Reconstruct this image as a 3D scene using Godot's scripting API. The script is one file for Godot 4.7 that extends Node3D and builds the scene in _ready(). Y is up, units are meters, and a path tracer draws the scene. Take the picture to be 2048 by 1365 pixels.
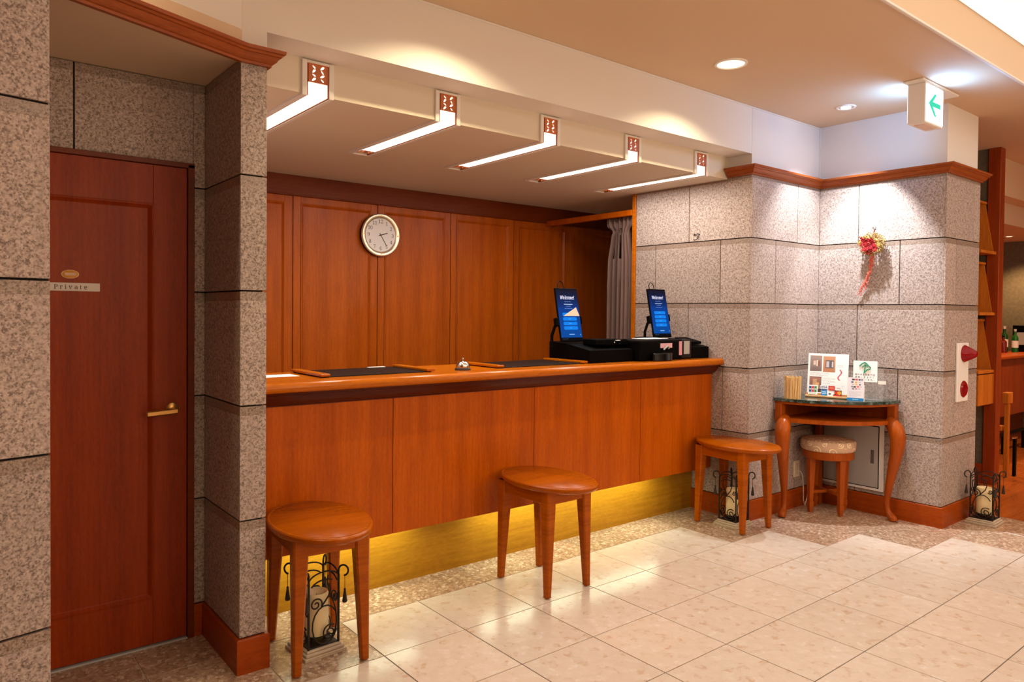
extends Node3D
# A hotel reception lobby. x runs along the counter to the right, z towards the viewer, y up; metres.

# light levels of the groups of lamps
const LG := {"coffer": 0.82, "down": 0.4, "pic": 1.15, "soffit": 1.1, "globe": 0.46, "tube": 0.85, "sign": 1.0, "bar": 1.0}
var M := {}
var rng := RandomNumberGenerator.new()
var sg := 1

func _ready() -> void:
	rng.seed = 7
	setup_camera()
	setup_lights()
	make_materials()
	build_shell()
	build_counter()
	build_soffit_lamps()
	build_niche()
	build_things()
	build_bar()

# ---------------------------------------------------------------- camera, exposure, large lights
func setup_camera() -> void:
	var cam := Camera3D.new()
	cam.name = "camera"
	add_child(cam)
	var b := Basis.from_euler(Vector3(-0.018041818, -0.676422379, 0.009342143), EULER_ORDER_YXZ)
	cam.transform = Transform3D(b, Vector3(-1.42456, 1.4, 2.57928))
	cam.near = 0.05
	cam.far = 60.0
	cam.projection = Camera3D.PROJECTION_FRUSTUM
	cam.size = 2.0 * 0.05 * 682.5 / 1448.59
	cam.frustum_offset = Vector2(0.0, -33.906 / 1448.59 * 0.05)
	cam.current = true
	var we := WorldEnvironment.new()
	we.name = "world_environment"
	var e := Environment.new()
	e.background_mode = Environment.BG_COLOR
	e.background_color = Color(0, 0, 0)
	e.tonemap_mode = Environment.TONE_MAPPER_LINEAR
	e.tonemap_exposure = 1.0
	e.sdfgi_enabled = true
	e.ssao_enabled = true
	e.ssil_enabled = true
	we.environment = e
	add_child(we)

func setup_lights() -> void:
	# the big lit coffer in the lobby ceiling
	area("coffer", Vector3(2.5, 2.97, 2.6), Vector3(0, -1, 0), Vector3(0, 0, 1), Vector2(5.4, 2.4), Color(0.97, 0.985, 1.0), 1.3 * LG.coffer)
	# downlights: three in the row before the counter, others over the lobby and the bar
	for x in [-1.29, 0.37, 2.03]:
		spot("downlight", Vector3(x, 2.765, 0.187), Vector3(0, -1, 0), 69.0, Color(1.0, 0.93, 0.76), 1.9 * LG.down, 0.02, 0.4)
	spot("picture_spot", Vector3(3.333, 2.76, 0.183), Vector3(0.3, -1, 0.01), 29.0, Color(0.93, 0.97, 1.0), 2.8 * LG.pic, 0.015, 0.5)
	spot("picture_wash", Vector3(3.333, 2.76, 0.17), Vector3(0.15, -1, -0.15), 42.0, Color(0.93, 0.97, 1.0), 2.3 * LG.pic, 0.02, 0.7)
	for x in [-0.5, 1.8, 4.1]:
		omni("globe_pendant", Vector3(x, 2.05, 4.3), Color(1.0, 0.90, 0.765), 3.0 * LG.globe, 0.13)
	for x in [6.4, 8.0]:
		spot("bar_downlight", Vector3(x, 2.23, -0.25), Vector3(0, -1, 0.1), 60.0, Color(1.0, 0.80, 0.55), 2.0 * LG.bar, 0.04, 0.7)
	spot("bar_lobby_downlight", Vector3(6.6, 2.75, 1.2), Vector3(0, -1, 0), 62.0, Color(1.0, 0.80, 0.55), 5.0 * LG.bar, 0.05, 0.7)

func area(n, pos, dir, up, size, col, e) -> void:
	var l := AreaLight3D.new()
	l.name = n + "_light"
	l.area_size = size
	l.light_color = col
	l.light_energy = e
	l.area_range = 30.0
	l.area_attenuation = 2.0
	l.shadow_enabled = true
	add_child(l, true)
	l.look_at_from_position(pos, pos + dir, up)

func spot(n, pos, dir, ang, col, e, size, soft) -> void:
	var l := SpotLight3D.new()
	l.name = n + "_light"
	l.light_color = col
	l.light_energy = e
	l.light_size = size
	l.spot_angle = ang
	l.spot_angle_attenuation = soft
	l.spot_range = 30.0
	l.spot_attenuation = 2.0
	l.shadow_enabled = true
	add_child(l, true)
	l.look_at_from_position(pos, pos + dir, Vector3(0, 0, 1))

func omni(n, pos, col, e, size) -> void:
	var l := OmniLight3D.new()
	l.name = n + "_light"
	l.light_color = col
	l.light_energy = e
	l.light_size = size
	l.omni_range = 30.0
	l.omni_attenuation = 2.0
	l.shadow_enabled = true
	l.position = pos
	add_child(l, true)

# ---------------------------------------------------------------- nodes
func obj(n: String, st, mat, parent: Node = self, at := Vector3.ZERO) -> MeshInstance3D:
	var o := MeshInstance3D.new()
	o.name = n
	if st is SurfaceTool:
		st.generate_normals()
		o.mesh = st.commit()
		o.mesh.surface_set_material(0, mat)
	else:
		o.mesh = st
		if mat:
			o.material_override = mat
	o.position = at
	parent.add_child(o, true)
	return o

func two(n: String, sts: Array, mats: Array, parent: Node = self, at := Vector3.ZERO) -> MeshInstance3D:
	var am := ArrayMesh.new()
	for i in sts.size():
		sts[i].generate_normals()
		sts[i].commit(am)
		am.surface_set_material(i, mats[i])
	return obj(n, am, null, parent, at)

func numbered(n: String) -> String:
	if not has_node(NodePath(n)):
		return n
	var k := 1
	while has_node(NodePath("%s_%03d" % [n, k])):
		k += 1
	return "%s_%03d" % [n, k]

func tag(o, label: String, category: String, group := "", kind := ""):
	o.set_meta("label", label)
	o.set_meta("category", category)
	if group:
		o.set_meta("group", group)
	if kind:
		o.set_meta("kind", kind)
	return o

func thing(n: String, label: String, category: String, at := Vector3.ZERO, turn := 0.0, group := "", kind := "") -> Node3D:
	var o := Node3D.new()
	o.name = numbered(n)
	o.position = at
	o.rotation.y = turn
	add_child(o)
	return tag(o, label, category, group, kind)

func dup(src: Node3D, at: Vector3, turn: float, label: String) -> Node3D:
	var base := str(src.name)
	var o: Node3D = src.duplicate()
	o.name = numbered(base)
	o.position = at
	o.rotation.y = turn
	add_child(o)
	o.set_meta("label", label)
	return o

# ---------------------------------------------------------------- shapes
func S() -> SurfaceTool:
	var st := SurfaceTool.new()
	st.begin(Mesh.PRIMITIVE_TRIANGLES)
	st.set_smooth_group(-1)
	return st

func face(st: SurfaceTool, p: Array, out: Vector3) -> void:
	var n := Vector3.ZERO
	for i in range(1, p.size() - 1):
		n += (p[i] - p[0]).cross(p[i + 1] - p[0])
	var rev := n.dot(out) > 0.0
	for i in range(1, p.size() - 1):
		st.add_vertex(p[0])
		st.add_vertex(p[i + 1] if rev else p[i])
		st.add_vertex(p[i] if rev else p[i + 1])

func vec(ax: int, a: float, b: float, c: float) -> Vector3:
	var v := Vector3.ZERO
	v[ax] = a
	v[(ax + 1) % 3] = b
	v[(ax + 2) % 3] = c
	return v

func box(st: SurfaceTool, lo: Vector3, hi: Vector3, c := 0.0, xf := Transform3D()) -> SurfaceTool:
	var m := (lo + hi) / 2.0
	var h := ((hi - lo) / 2.0).abs()
	c = minf(c, minf(h.x, minf(h.y, h.z)) * 0.9)
	st.set_smooth_group(-1)
	for ax in 3:
		var j := h[(ax + 1) % 3] - c
		var k := h[(ax + 2) % 3] - c
		for s in [-1.0, 1.0]:
			var q := []
			for g in [[-1, -1], [1, -1], [1, 1], [-1, 1]]:
				q.append(xf * (m + vec(ax, s * h[ax], g[0] * j, g[1] * k)))
			face(st, q, xf.basis * vec(ax, s, 0, 0))
		if c > 0.0:
			var l := h[ax] - c
			for sj in [-1.0, 1.0]:
				for sk in [-1.0, 1.0]:
					var a1: float = sj * h[(ax + 1) % 3]
					var a2: float = sk * (h[(ax + 2) % 3] - c)
					var b1: float = sj * (h[(ax + 1) % 3] - c)
					var b2: float = sk * h[(ax + 2) % 3]
					face(st, [xf * (m + vec(ax, -l, a1, a2)), xf * (m + vec(ax, l, a1, a2)), xf * (m + vec(ax, l, b1, b2)), xf * (m + vec(ax, -l, b1, b2))], xf.basis * vec(ax, 0, sj, sk))
	if c > 0.0:
		for sx in [-1.0, 1.0]:
			for sy in [-1.0, 1.0]:
				for sz in [-1.0, 1.0]:
					var g := Vector3(sx, sy, sz)
					face(st, [xf * (m + g * Vector3(h.x, h.y - c, h.z - c)), xf * (m + g * Vector3(h.x - c, h.y, h.z - c)), xf * (m + g * Vector3(h.x - c, h.y - c, h.z))], xf.basis * g)
	return st

func bx(x0, y0, z0, x1, y1, z1, c := 0.0) -> SurfaceTool:
	return box(S(), Vector3(x0, y0, z0), Vector3(x1, y1, z1), c)

# a profile of (radius, height) turned about y; ox, oz stretch it to an oval
func lathe(st: SurfaceTool, prof: Array, seg := 32, xf := Transform3D(), ox := 1.0, oz := 1.0) -> SurfaceTool:
	var last := Vector2.ZERO
	sg += 1
	for i in prof.size() - 1:
		var a: Vector2 = prof[i]
		var b: Vector2 = prof[i + 1]
		var d := (b - a).normalized()
		if i > 0 and d.dot(last) < 0.8:
			sg += 1
		last = d
		st.set_smooth_group(sg)
		for k in seg:
			var t0 := TAU * k / seg
			var t1 := TAU * (k + 1) / seg
			var e0 := Vector3(cos(t0) * ox, 0, sin(t0) * oz)
			var e1 := Vector3(cos(t1) * ox, 0, sin(t1) * oz)
			var q := []
			q.append(xf * (e0 * a.x + Vector3(0, a.y, 0)))
			if a.x > 0.0:
				q.append(xf * (e1 * a.x + Vector3(0, a.y, 0)))
			if b.x > 0.0:
				q.append(xf * (e1 * b.x + Vector3(0, b.y, 0)))
			q.append(xf * (e0 * b.x + Vector3(0, b.y, 0)))
			face(st, q, xf.basis * ((e0 + e1).normalized() * d.y + Vector3(0, -d.x, 0)))
	return st

# polygon in local xy pushed along z from h0 to h1
func prism(st: SurfaceTool, poly: PackedVector2Array, h0: float, h1: float, xf := Transform3D(), smooth := false) -> SurfaceTool:
	var ccw := not Geometry2D.is_polygon_clockwise(poly)
	var tri := Geometry2D.triangulate_polygon(poly)
	st.set_smooth_group(-1)
	for i in range(0, tri.size(), 3):
		for h in [h0, h1]:
			face(st, [xf * v3(poly[tri[i]], h), xf * v3(poly[tri[i + 1]], h), xf * v3(poly[tri[i + 2]], h)], xf.basis * Vector3(0, 0, 1.0 if h == maxf(h0, h1) else -1.0))
	if smooth:
		sg += 1
		st.set_smooth_group(sg)
	for i in poly.size():
		var a := poly[i]
		var b := poly[(i + 1) % poly.size()]
		var n := Vector2(b.y - a.y, a.x - b.x) * (1.0 if ccw else -1.0)
		face(st, [xf * v3(a, h0), xf * v3(b, h0), xf * v3(b, h1), xf * v3(a, h1)], xf.basis * Vector3(n.x, n.y, 0))
	return st

func v3(p: Vector2, h: float) -> Vector3:
	return Vector3(p.x, p.y, h)

func tube(st: SurfaceTool, pts: Array, r, seg := 6, closed := false) -> SurfaceTool:
	var n := pts.size()
	var rings := []
	var up := Vector3(0.123, 0.9, 0.31).normalized()
	for i in n:
		var a: Vector3 = pts[(i - 1 + n) % n] if closed else pts[maxi(i - 1, 0)]
		var b: Vector3 = pts[(i + 1) % n] if closed else pts[mini(i + 1, n - 1)]
		var t := (b - a).normalized()
		var u := t.cross(up)
		if u.length() < 0.05:
			u = t.cross(Vector3(1, 0, 0.2))
		u = u.normalized()
		up = u.cross(t).normalized()
		var rr: float = r[i] if r is Array else r
		var ring := []
		for k in seg:
			var w := TAU * k / seg
			ring.append(pts[i] + (u * cos(w) + up * sin(w)) * rr)
		rings.append(ring)
	sg += 1
	st.set_smooth_group(sg)
	for i in (n if closed else n - 1):
		var j := (i + 1) % n
		for k in seg:
			var k2 := (k + 1) % seg
			face(st, [rings[i][k], rings[i][k2], rings[j][k2], rings[j][k]], rings[i][k] + rings[i][k2] - pts[i] * 2.0)
	if not closed:
		st.set_smooth_group(-1)
		face(st, rings[0], pts[0] - pts[1])
		face(st, rings[n - 1], pts[n - 1] - pts[n - 2])
	return st

# profile of (outward, height) swept along a level path with mitred corners; side = 1 puts outward on the left of the path seen from above
func sweep(st: SurfaceTool, path: Array, prof: Array, side := 1.0) -> SurfaceTool:
	st.set_smooth_group(-1)
	var offs := []
	for i in path.size():
		var d0: Vector2 = (path[i] - path[i - 1]).normalized() if i > 0 else (path[1] - path[0]).normalized()
		var d1: Vector2 = (path[i + 1] - path[i]).normalized() if i < path.size() - 1 else d0
		var n0 := Vector2(d0.y, -d0.x) * side
		var n1 := Vector2(d1.y, -d1.x) * side
		var m := (n0 + n1).normalized()
		offs.append(m / maxf(m.dot(n0), 0.2))
	var mid := Vector2.ZERO
	for p in prof:
		mid += p / prof.size()
	for i in path.size() - 1:
		for k in prof.size():
			var p: Vector2 = prof[k]
			var q: Vector2 = prof[(k + 1) % prof.size()]
			var n2 := Vector2(q.y - p.y, p.x - q.x)
			if n2.dot((p + q) / 2.0 - mid) < 0.0:
				n2 = -n2
			var o: Vector2 = offs[i] + offs[i + 1]
			face(st, [sw(path[i], offs[i], p), sw(path[i + 1], offs[i + 1], p), sw(path[i + 1], offs[i + 1], q), sw(path[i], offs[i], q)], Vector3(o.x * n2.x, n2.y * 2.0, o.y * n2.x))
	var tri := Geometry2D.triangulate_polygon(PackedVector2Array(prof))
	for e in [0, path.size() - 1]:
		var d: Vector2 = path[0] - path[1] if e == 0 else path[e] - path[e - 1]
		for i in range(0, tri.size(), 3):
			face(st, [sw(path[e], offs[e], prof[tri[i]]), sw(path[e], offs[e], prof[tri[i + 1]]), sw(path[e], offs[e], prof[tri[i + 2]])], Vector3(d.x, 0, d.y))
	return st

func sw(p: Vector2, o: Vector2, q: Vector2) -> Vector3:
	return Vector3(p.x + o.x * q.x, q.y, p.y + o.y * q.x)

# a raised frame round a sunken field, seen from +z, back at z = -t; returns [frame, field]
func panelled(w: float, h: float, border: Array, t: float, sink: float) -> Array:
	var f := S()
	var g := S()
	var l: float = border[0]
	var b: float = border[1]
	var r: float = w - border[2]
	var u: float = h - border[3]
	box(f, Vector3(0, 0, -t), Vector3(l, h, 0), 0.0015)
	box(f, Vector3(r, 0, -t), Vector3(w, h, 0), 0.0015)
	box(f, Vector3(l, 0, -t), Vector3(r, b, 0), 0.0015)
	box(f, Vector3(l, u, -t), Vector3(r, h, 0), 0.0015)
	# moulding: a slope, a small bead and a step down to the field
	var prof := [Vector2(0, 0.004), Vector2(0.006, 0.005), Vector2(0.011, 0.0), Vector2(0.016, -0.005), Vector2(0.02, -sink), Vector2(0.0, -sink)]
	for i in prof.size() - 2:
		var a: Vector2 = prof[i]
		var c: Vector2 = prof[i + 1]
		var A := [Vector3(l + a.x, b + a.x, a.y), Vector3(r - a.x, b + a.x, a.y), Vector3(r - a.x, u - a.x, a.y), Vector3(l + a.x, u - a.x, a.y)]
		var B := [Vector3(l + c.x, b + c.x, c.y), Vector3(r - c.x, b + c.x, c.y), Vector3(r - c.x, u - c.x, c.y), Vector3(l + c.x, u - c.x, c.y)]
		for k in 4:
			face(f, [A[k], A[(k + 1) % 4], B[(k + 1) % 4], B[k]], Vector3(0, 0, 1))
	box(g, Vector3(l, b, -t), Vector3(r, u, -sink), 0.0)
	return [f, g]

func quad_uv(st: SurfaceTool, p: Array, n: Vector3) -> SurfaceTool:  # p: bottom left, bottom right, top right, top left
	var uv := [Vector2(0, 1), Vector2(1, 1), Vector2(1, 0), Vector2(0, 0)]
	for i in [0, 2, 1, 0, 3, 2]:
		st.set_uv(uv[i])
		st.set_normal(n)
		st.add_vertex(p[i])
	return st

# a flat printed sheet with thickness: printed face at z = 0 looking to +z
func sheet(n: String, w: float, h: float, t: float, print_mat, body_mat, parent: Node, xf := Transform3D()) -> MeshInstance3D:
	var am := ArrayMesh.new()
	quad_uv(S(), [Vector3(-w / 2, 0, 0), Vector3(w / 2, 0, 0), Vector3(w / 2, h, 0), Vector3(-w / 2, h, 0)], Vector3(0, 0, 1)).commit(am)
	am.surface_set_material(0, print_mat)
	var st := bx(-w / 2, 0, -t, w / 2, h, -0.0002)
	st.generate_normals()
	st.commit(am)
	am.surface_set_material(1, body_mat)
	var o := obj(n, am, null, parent)
	o.transform = xf
	return o

func letters(n: String, text: String, h: float, mat, parent: Node, xf: Transform3D, serif := false, depth := 0.001, bold := false) -> MeshInstance3D:
	var tm := TextMesh.new()
	var f := SystemFont.new()
	f.font_names = PackedStringArray(["Droid Serif" if serif else "Droid Sans"])
	if bold:
		f.font_weight = 700
	tm.font = f
	tm.text = text
	tm.font_size = 32
	tm.pixel_size = h / 23.0
	tm.depth = depth
	tm.curve_step = 1.0
	tm.material = mat
	var o := MeshInstance3D.new()
	o.name = n
	o.mesh = tm
	o.transform = xf
	parent.add_child(o, true)
	return o

# ---------------------------------------------------------------- materials
func mat(c: Color, rough := 0.6, metal := 0.0, tex: Texture2D = null, scale := Vector3.ONE, world := false) -> StandardMaterial3D:
	var m := StandardMaterial3D.new()
	m.albedo_color = c
	m.roughness = rough
	m.metallic = metal
	if tex:
		m.albedo_texture = tex
		m.uv1_triplanar = true
		m.uv1_world_triplanar = world
		m.uv1_scale = scale
		m.uv1_triplanar_sharpness = 8.0
	return m

func rgb8(r: int, g: int, b: int) -> Color:
	return Color(r / 255.0, g / 255.0, b / 255.0)

func glow(c: Color, e: float) -> StandardMaterial3D:
	var m := mat(Color(0.9, 0.9, 0.9), 0.5)
	m.emission_enabled = true
	m.emission = c
	m.emission_energy_multiplier = e
	return m

func noise_bytes(kind: int, freq: float, sd: int, n: int, octaves := 1, warp := 0.0) -> PackedByteArray:
	var f := FastNoiseLite.new()
	f.noise_type = kind
	f.frequency = freq
	f.seed = sd
	f.fractal_type = FastNoiseLite.FRACTAL_FBM if octaves > 1 else FastNoiseLite.FRACTAL_NONE
	f.fractal_octaves = octaves
	f.cellular_return_type = FastNoiseLite.RETURN_CELL_VALUE
	f.cellular_jitter = 1.0
	if warp > 0.0:
		f.domain_warp_enabled = true
		f.domain_warp_amplitude = warp
		f.domain_warp_frequency = freq * 1.3
		f.domain_warp_fractal_type = FastNoiseLite.DOMAIN_WARP_FRACTAL_NONE
	var im := f.get_seamless_image(n, n, false, false, 0.06)
	im.convert(Image.FORMAT_L8)
	return im.get_data()

func ramp(stops: Array) -> PackedByteArray:  # stops: [position 0..255, r, g, b]; returns 256 * 3 bytes
	var out := PackedByteArray()
	for v in 256:
		var k := 0
		while k < stops.size() - 2 and v > stops[k + 1][0]:
			k += 1
		var t := clampf((v - stops[k][0]) / float(stops[k + 1][0] - stops[k][0]), 0.0, 1.0)
		for c in 3:
			out.append(int(lerpf(stops[k][c + 1], stops[k + 1][c + 1], t)))
	return out

func mixed(n: int, parts: Array, lut: PackedByteArray) -> ImageTexture:  # parts: [bytes, weight]; the sum is looked up
	var d := PackedByteArray()
	d.resize(n * n * 3)
	var a: PackedByteArray = parts[0][0]
	var b: PackedByteArray = parts[1][0]
	var c: PackedByteArray = parts[2][0]
	var wa: float = parts[0][1]
	var wb: float = parts[1][1]
	var wc: float = parts[2][1]
	for i in n * n:
		var v := clampi(int(a[i] * wa + b[i] * wb + c[i] * wc), 0, 255) * 3
		d[i * 3] = lut[v]
		d[i * 3 + 1] = lut[v + 1]
		d[i * 3 + 2] = lut[v + 2]
	return ImageTexture.create_from_image(Image.create_from_data(n, n, false, Image.FORMAT_RGB8, d))

func wood_image(sd: int, n: int, along_u: bool, contrast: float) -> ImageTexture:
	var f := FastNoiseLite.new()
	f.noise_type = FastNoiseLite.TYPE_SIMPLEX_SMOOTH
	f.seed = sd
	f.frequency = 1.0
	f.fractal_type = FastNoiseLite.FRACTAL_NONE
	var d := PackedByteArray()
	d.resize(n * n * 3)
	var R := 1.0 / TAU
	for y in n:
		var v := absf(2.0 * y / n - 1.0)
		for x in n:
			var th := TAU * x / n
			var cx := cos(th) * R
			var cy := sin(th) * R
			var w := v * 0.35
			var s := f.get_noise_3d(cx * 9.0, cy * 9.0, w * 1.5) * 0.45 + f.get_noise_3d(cx * 55.0, cy * 55.0, w * 5.0 + 9.0) * 0.35 + f.get_noise_3d(cx * 190.0, cy * 190.0, w * 40.0 + 20.0) * 0.35
			var k := clampf(0.88 + s * contrast, 0.0, 1.0)
			var i := ((x * n + y) if along_u else (y * n + x)) * 3
			d[i] = int(255 * k)
			d[i + 1] = int(255 * clampf(pow(k, 1.35) * 1.03, 0, 1))
			d[i + 2] = int(255 * clampf(pow(k, 1.6) * 1.05, 0, 1))
	return ImageTexture.create_from_image(Image.create_from_data(n, n, false, Image.FORMAT_RGB8, d))

func make_materials() -> void:
	var cell := FastNoiseLite.TYPE_CELLULAR
	var simp := FastNoiseLite.TYPE_SIMPLEX_SMOOTH
	# flamed granite: small grey-pink grains with dark mica
	var g := mixed(1024, [[noise_bytes(cell, 0.21, 1, 1024, 1, 3.0), 0.42], [noise_bytes(simp, 0.05, 2, 1024, 3), 0.38], [noise_bytes(cell, 0.42, 3, 1024), 0.24]],
		ramp([[0, 100, 90, 84], [80, 138, 126, 119], [112, 176, 164, 156], [160, 198, 187, 180], [205, 214, 204, 197], [255, 228, 219, 212]]))
	M.granite = []
	for k in 3:
		var m := mat([Color(0.92, 0.87, 0.85), Color(0.89, 0.84, 0.82), Color(0.94, 0.89, 0.87)][k], 0.85, 0.0, g, Vector3(1.0, 1.0, 1.0), true)
		m.uv1_offset = Vector3(0.37 * k, 0.61 * k, 0.17 * k)
		M.granite.append(m)
	M.granite_band = mat(Color(0.79, 0.72, 0.67), 0.36, 0.0, g, Vector3(1.3, 1.3, 1.3), true)
	M.joint = mat(rgb8(22, 18, 16), 0.9)
	# woods
	var wv := wood_image(11, 512, false, 0.125)
	var wh := wood_image(12, 512, true, 0.125)
	M.wood = mat(rgb8(200, 93, 1), 0.34, 0.0, wv, Vector3(1.1, 1.1, 1.1), true)
	M.wood_back = mat(rgb8(193, 92, 15), 0.30, 0.0, wv, Vector3(1.3, 1.3, 1.3), true)
	M.wood_door = mat(rgb8(160, 58, 5), 0.38, 0.0, wv, Vector3(1.2, 1.2, 1.2), true)
	M.wood_dark = mat(rgb8(124, 52, 16), 0.35, 0.0, wh, Vector3(1.2, 1.2, 1.2), true)
	M.wood_h = mat(rgb8(206, 110, 12), 0.2, 0.0, wh, Vector3(0.9, 0.9, 0.9), true)
	M.wood_base = mat(rgb8(180, 78, 14), 0.30, 0.0, wh, Vector3(0.9, 0.9, 0.9), true)
	M.wood_toe = mat(rgb8(198, 141, 32), 0.35, 0.0, wh, Vector3(0.8, 0.8, 0.8), true)
	M.wood_mould = mat(rgb8(92, 30, 4), 0.35, 0.0, wh, Vector3(1.2, 1.2, 1.2), true)
	M.cornice = mat(rgb8(172, 88, 40), 0.30, 0.0, wh, Vector3(1.3, 1.3, 1.3), true)
	M.stool = mat(rgb8(183, 89, 1), 0.25, 0.0, wh, Vector3(1.4, 1.4, 1.4))
	M.table_wood = mat(rgb8(180, 84, 18), 0.28, 0.0, wv, Vector3(1.6, 1.6, 1.6))
	M.orange_wood = mat(rgb8(214, 124, 40), 0.4, 0.0, wv, Vector3(1.2, 1.2, 1.2), true)
	M.red_wood = mat(rgb8(160, 66, 24), 0.3, 0.0, wv, Vector3(1.2, 1.2, 1.2), true)
	for k in ["wood", "wood_back", "wood_door", "wood_dark", "wood_h", "wood_base", "wood_toe", "wood_mould", "cornice", "stool", "table_wood", "orange_wood", "red_wood"]:
		M[k].metallic_specular = 0.3
	M.grille = mat(rgb8(206, 112, 52), 0.4, 0.0, wh, Vector3(2.0, 2.0, 2.0), true)
	# plaster
	M.ceiling = mat(rgb8(215, 187, 156), 0.9)
	M.plaster = mat(rgb8(227, 219, 211), 0.88)
	M.soffit = mat(rgb8(217, 202, 182), 0.85)
	# floors
	var cr := mixed(1024, [[noise_bytes(cell, 0.028, 21, 1024, 1, 26.0), 0.5], [noise_bytes(simp, 0.02, 22, 1024, 3), 0.4], [noise_bytes(cell, 0.09, 23, 1024, 1, 8.0), 0.16]],
		ramp([[0, 206, 164, 130], [48, 218, 188, 162], [80, 228, 206, 186], [140, 231, 210, 191], [195, 234, 214, 196], [225, 239, 224, 210], [255, 243, 230, 218]]))
	M.cream = []
	for k in 4:
		var m := mat([Color(0.93, 0.945, 0.965), Color(0.915, 0.925, 0.94), Color(0.93, 0.935, 0.945), Color(0.905, 0.915, 0.93)][k], 0.21, 0.0, cr, Vector3(0.9, 0.9, 0.9), true)
		m.uv1_offset = Vector3(0.31 * k, 0.0, 0.57 * k)
		M.cream.append(m)
	var tz := mixed(1024, [[noise_bytes(cell, 0.055, 31, 1024, 1, 10.0), 0.62], [noise_bytes(simp, 0.03, 32, 1024, 3), 0.2], [noise_bytes(cell, 0.16, 33, 1024, 1, 4.0), 0.26]],
		ramp([[0, 132, 106, 88], [60, 158, 128, 106], [110, 177, 145, 120], [165, 188, 157, 132], [200, 202, 173, 148], [228, 228, 207, 184], [255, 238, 223, 202]]))
	M.brown = []
	for k in 3:
		var m := mat([Color(1, 1, 1), Color(0.93, 0.93, 0.92), Color(0.97, 0.95, 0.94)][k], 0.22, 0.0, tz, Vector3(1.3, 1.3, 1.3), true)
		m.uv1_offset = Vector3(0.41 * k, 0.0, 0.23 * k)
		M.brown.append(m)
	M.grout = mat(rgb8(112, 100, 94), 0.8)
	M.grout_pale = mat(rgb8(178, 158, 140), 0.8)
	M.green_marble = mat(Color(1, 1, 1), 0.12, 0.0, mixed(512, [[noise_bytes(simp, 0.02, 41, 512, 4), 0.6], [noise_bytes(cell, 0.07, 42, 512, 1, 12.0), 0.3], [noise_bytes(simp, 0.1, 43, 512), 0.2]],
		ramp([[0, 22, 32, 28], [120, 40, 54, 48], [170, 70, 86, 78], [255, 140, 152, 142]])), Vector3(2, 2, 2), true)
	M.orange_floor = mat(rgb8(196, 104, 44), 0.2, 0.0, wh, Vector3(0.8, 0.8, 0.8), true)
	# cloth
	M.curtain = mat(rgb8(116, 88, 78), 0.85)
	M.grey_cloth = mat(Color(1, 1, 1), 0.9, 0.0, mixed(512, [[noise_bytes(simp, 0.25, 51, 512), 0.4], [noise_bytes(simp, 0.02, 52, 512), 0.2], [noise_bytes(cell, 0.3, 53, 512), 0.4]],
		ramp([[0, 74, 66, 54], [255, 128, 116, 98]])), Vector3(2, 2, 2), true)
	M.leather = mat(rgb8(30, 21, 17), 0.5)
	M.leather.metallic_specular = 0.22
	# metals and plastics
	M.iron = mat(rgb8(42, 34, 30), 0.5, 0.5)
	M.brass = mat(rgb8(198, 150, 84), 0.3, 0.9)
	M.chrome = mat(rgb8(226, 222, 218), 0.12, 1.0)
	M.black = mat(rgb8(7, 6, 6), 0.5)
	M.black.metallic_specular = 0.15
	M.black_gloss = mat(rgb8(8, 8, 10), 0.15)
	M.dark = mat(rgb8(16, 14, 14), 0.5)
	M.dark.metallic_specular = 0.2
	M.white = mat(rgb8(238, 232, 226), 0.5)
	M.white_gloss = mat(rgb8(240, 236, 230), 0.25)
	M.paper = mat(rgb8(244, 242, 240), 0.8)
	M.grey_steel = mat(rgb8(176, 172, 168), 0.5)
	M.red = mat(rgb8(140, 1, 14), 0.2)
	M.red.metallic_specular = 0.35
	M.tassel = mat(rgb8(52, 42, 36), 0.9)
	M.candle = mat(rgb8(236, 216, 168), 0.45)
	M.candle.subsurf_scatter_enabled = true
	M.candle.subsurf_scatter_strength = 0.3
	M.old_wood = mat(rgb8(214, 196, 172), 0.8, 0.0, wh, Vector3(2.0, 2.0, 2.0))
	M.bamboo = [mat(rgb8(222, 184, 122), 0.6), mat(rgb8(206, 158, 106), 0.6), mat(rgb8(232, 200, 144), 0.6)]
	M.clear = mat(Color(1, 1, 1, 0.07), 0.05)
	M.clear.transparency = BaseMaterial3D.TRANSPARENCY_ALPHA
	M.lamp = glow(Color(1.0, 0.93, 0.82), 3.2 * LG.soffit)
	M.down = glow(Color(1.0, 0.88, 0.7), 6.0 * LG.down)
	M.tube = glow(Color(0.96, 1.0, 0.9), 8.0 * LG.tube)
	M.ink = mat(rgb8(52, 34, 28), 0.7)
	M.green_ink = mat(rgb8(30, 150, 110), 0.6)

# ---------------------------------------------------------------- the room
const LV := [0.135, 0.586, 1.027, 1.4675, 1.908, 2.345]

func stones(parent: Node, org: Vector3, u: Vector3, n: Vector3, length: float, joints: Array, lv: Array = LV) -> void:
	var xf := Transform3D(Basis(u, Vector3.UP, n), org)
	for c in lv.size() - 1:
		var cuts := [0.0]
		cuts.append_array(joints[c % joints.size()])
		cuts.append(length)
		for k in cuts.size() - 1:
			var a: float = cuts[k] + (0.0028 if k > 0 else 0.0)
			var b: float = cuts[k + 1] - (0.0028 if k < cuts.size() - 2 else 0.0)
			var y0: float = lv[c] + 0.003
			var y1: float = lv[c + 1] - 0.003
			var body := box(S(), Vector3(a, y0, -0.012), Vector3(b, y1 - 0.034, 0), 0.0015, xf)
			var band := box(S(), Vector3(a, y1 - 0.034, -0.012), Vector3(b, y1, -0.001), 0.0005, xf)
			two("stone_slab", [body, band], [M.granite[rng.randi() % 3], M.granite_band], parent)

func core(parent: Node, st: SurfaceTool) -> void:
	obj("backing", st, M.joint, parent)

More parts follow.
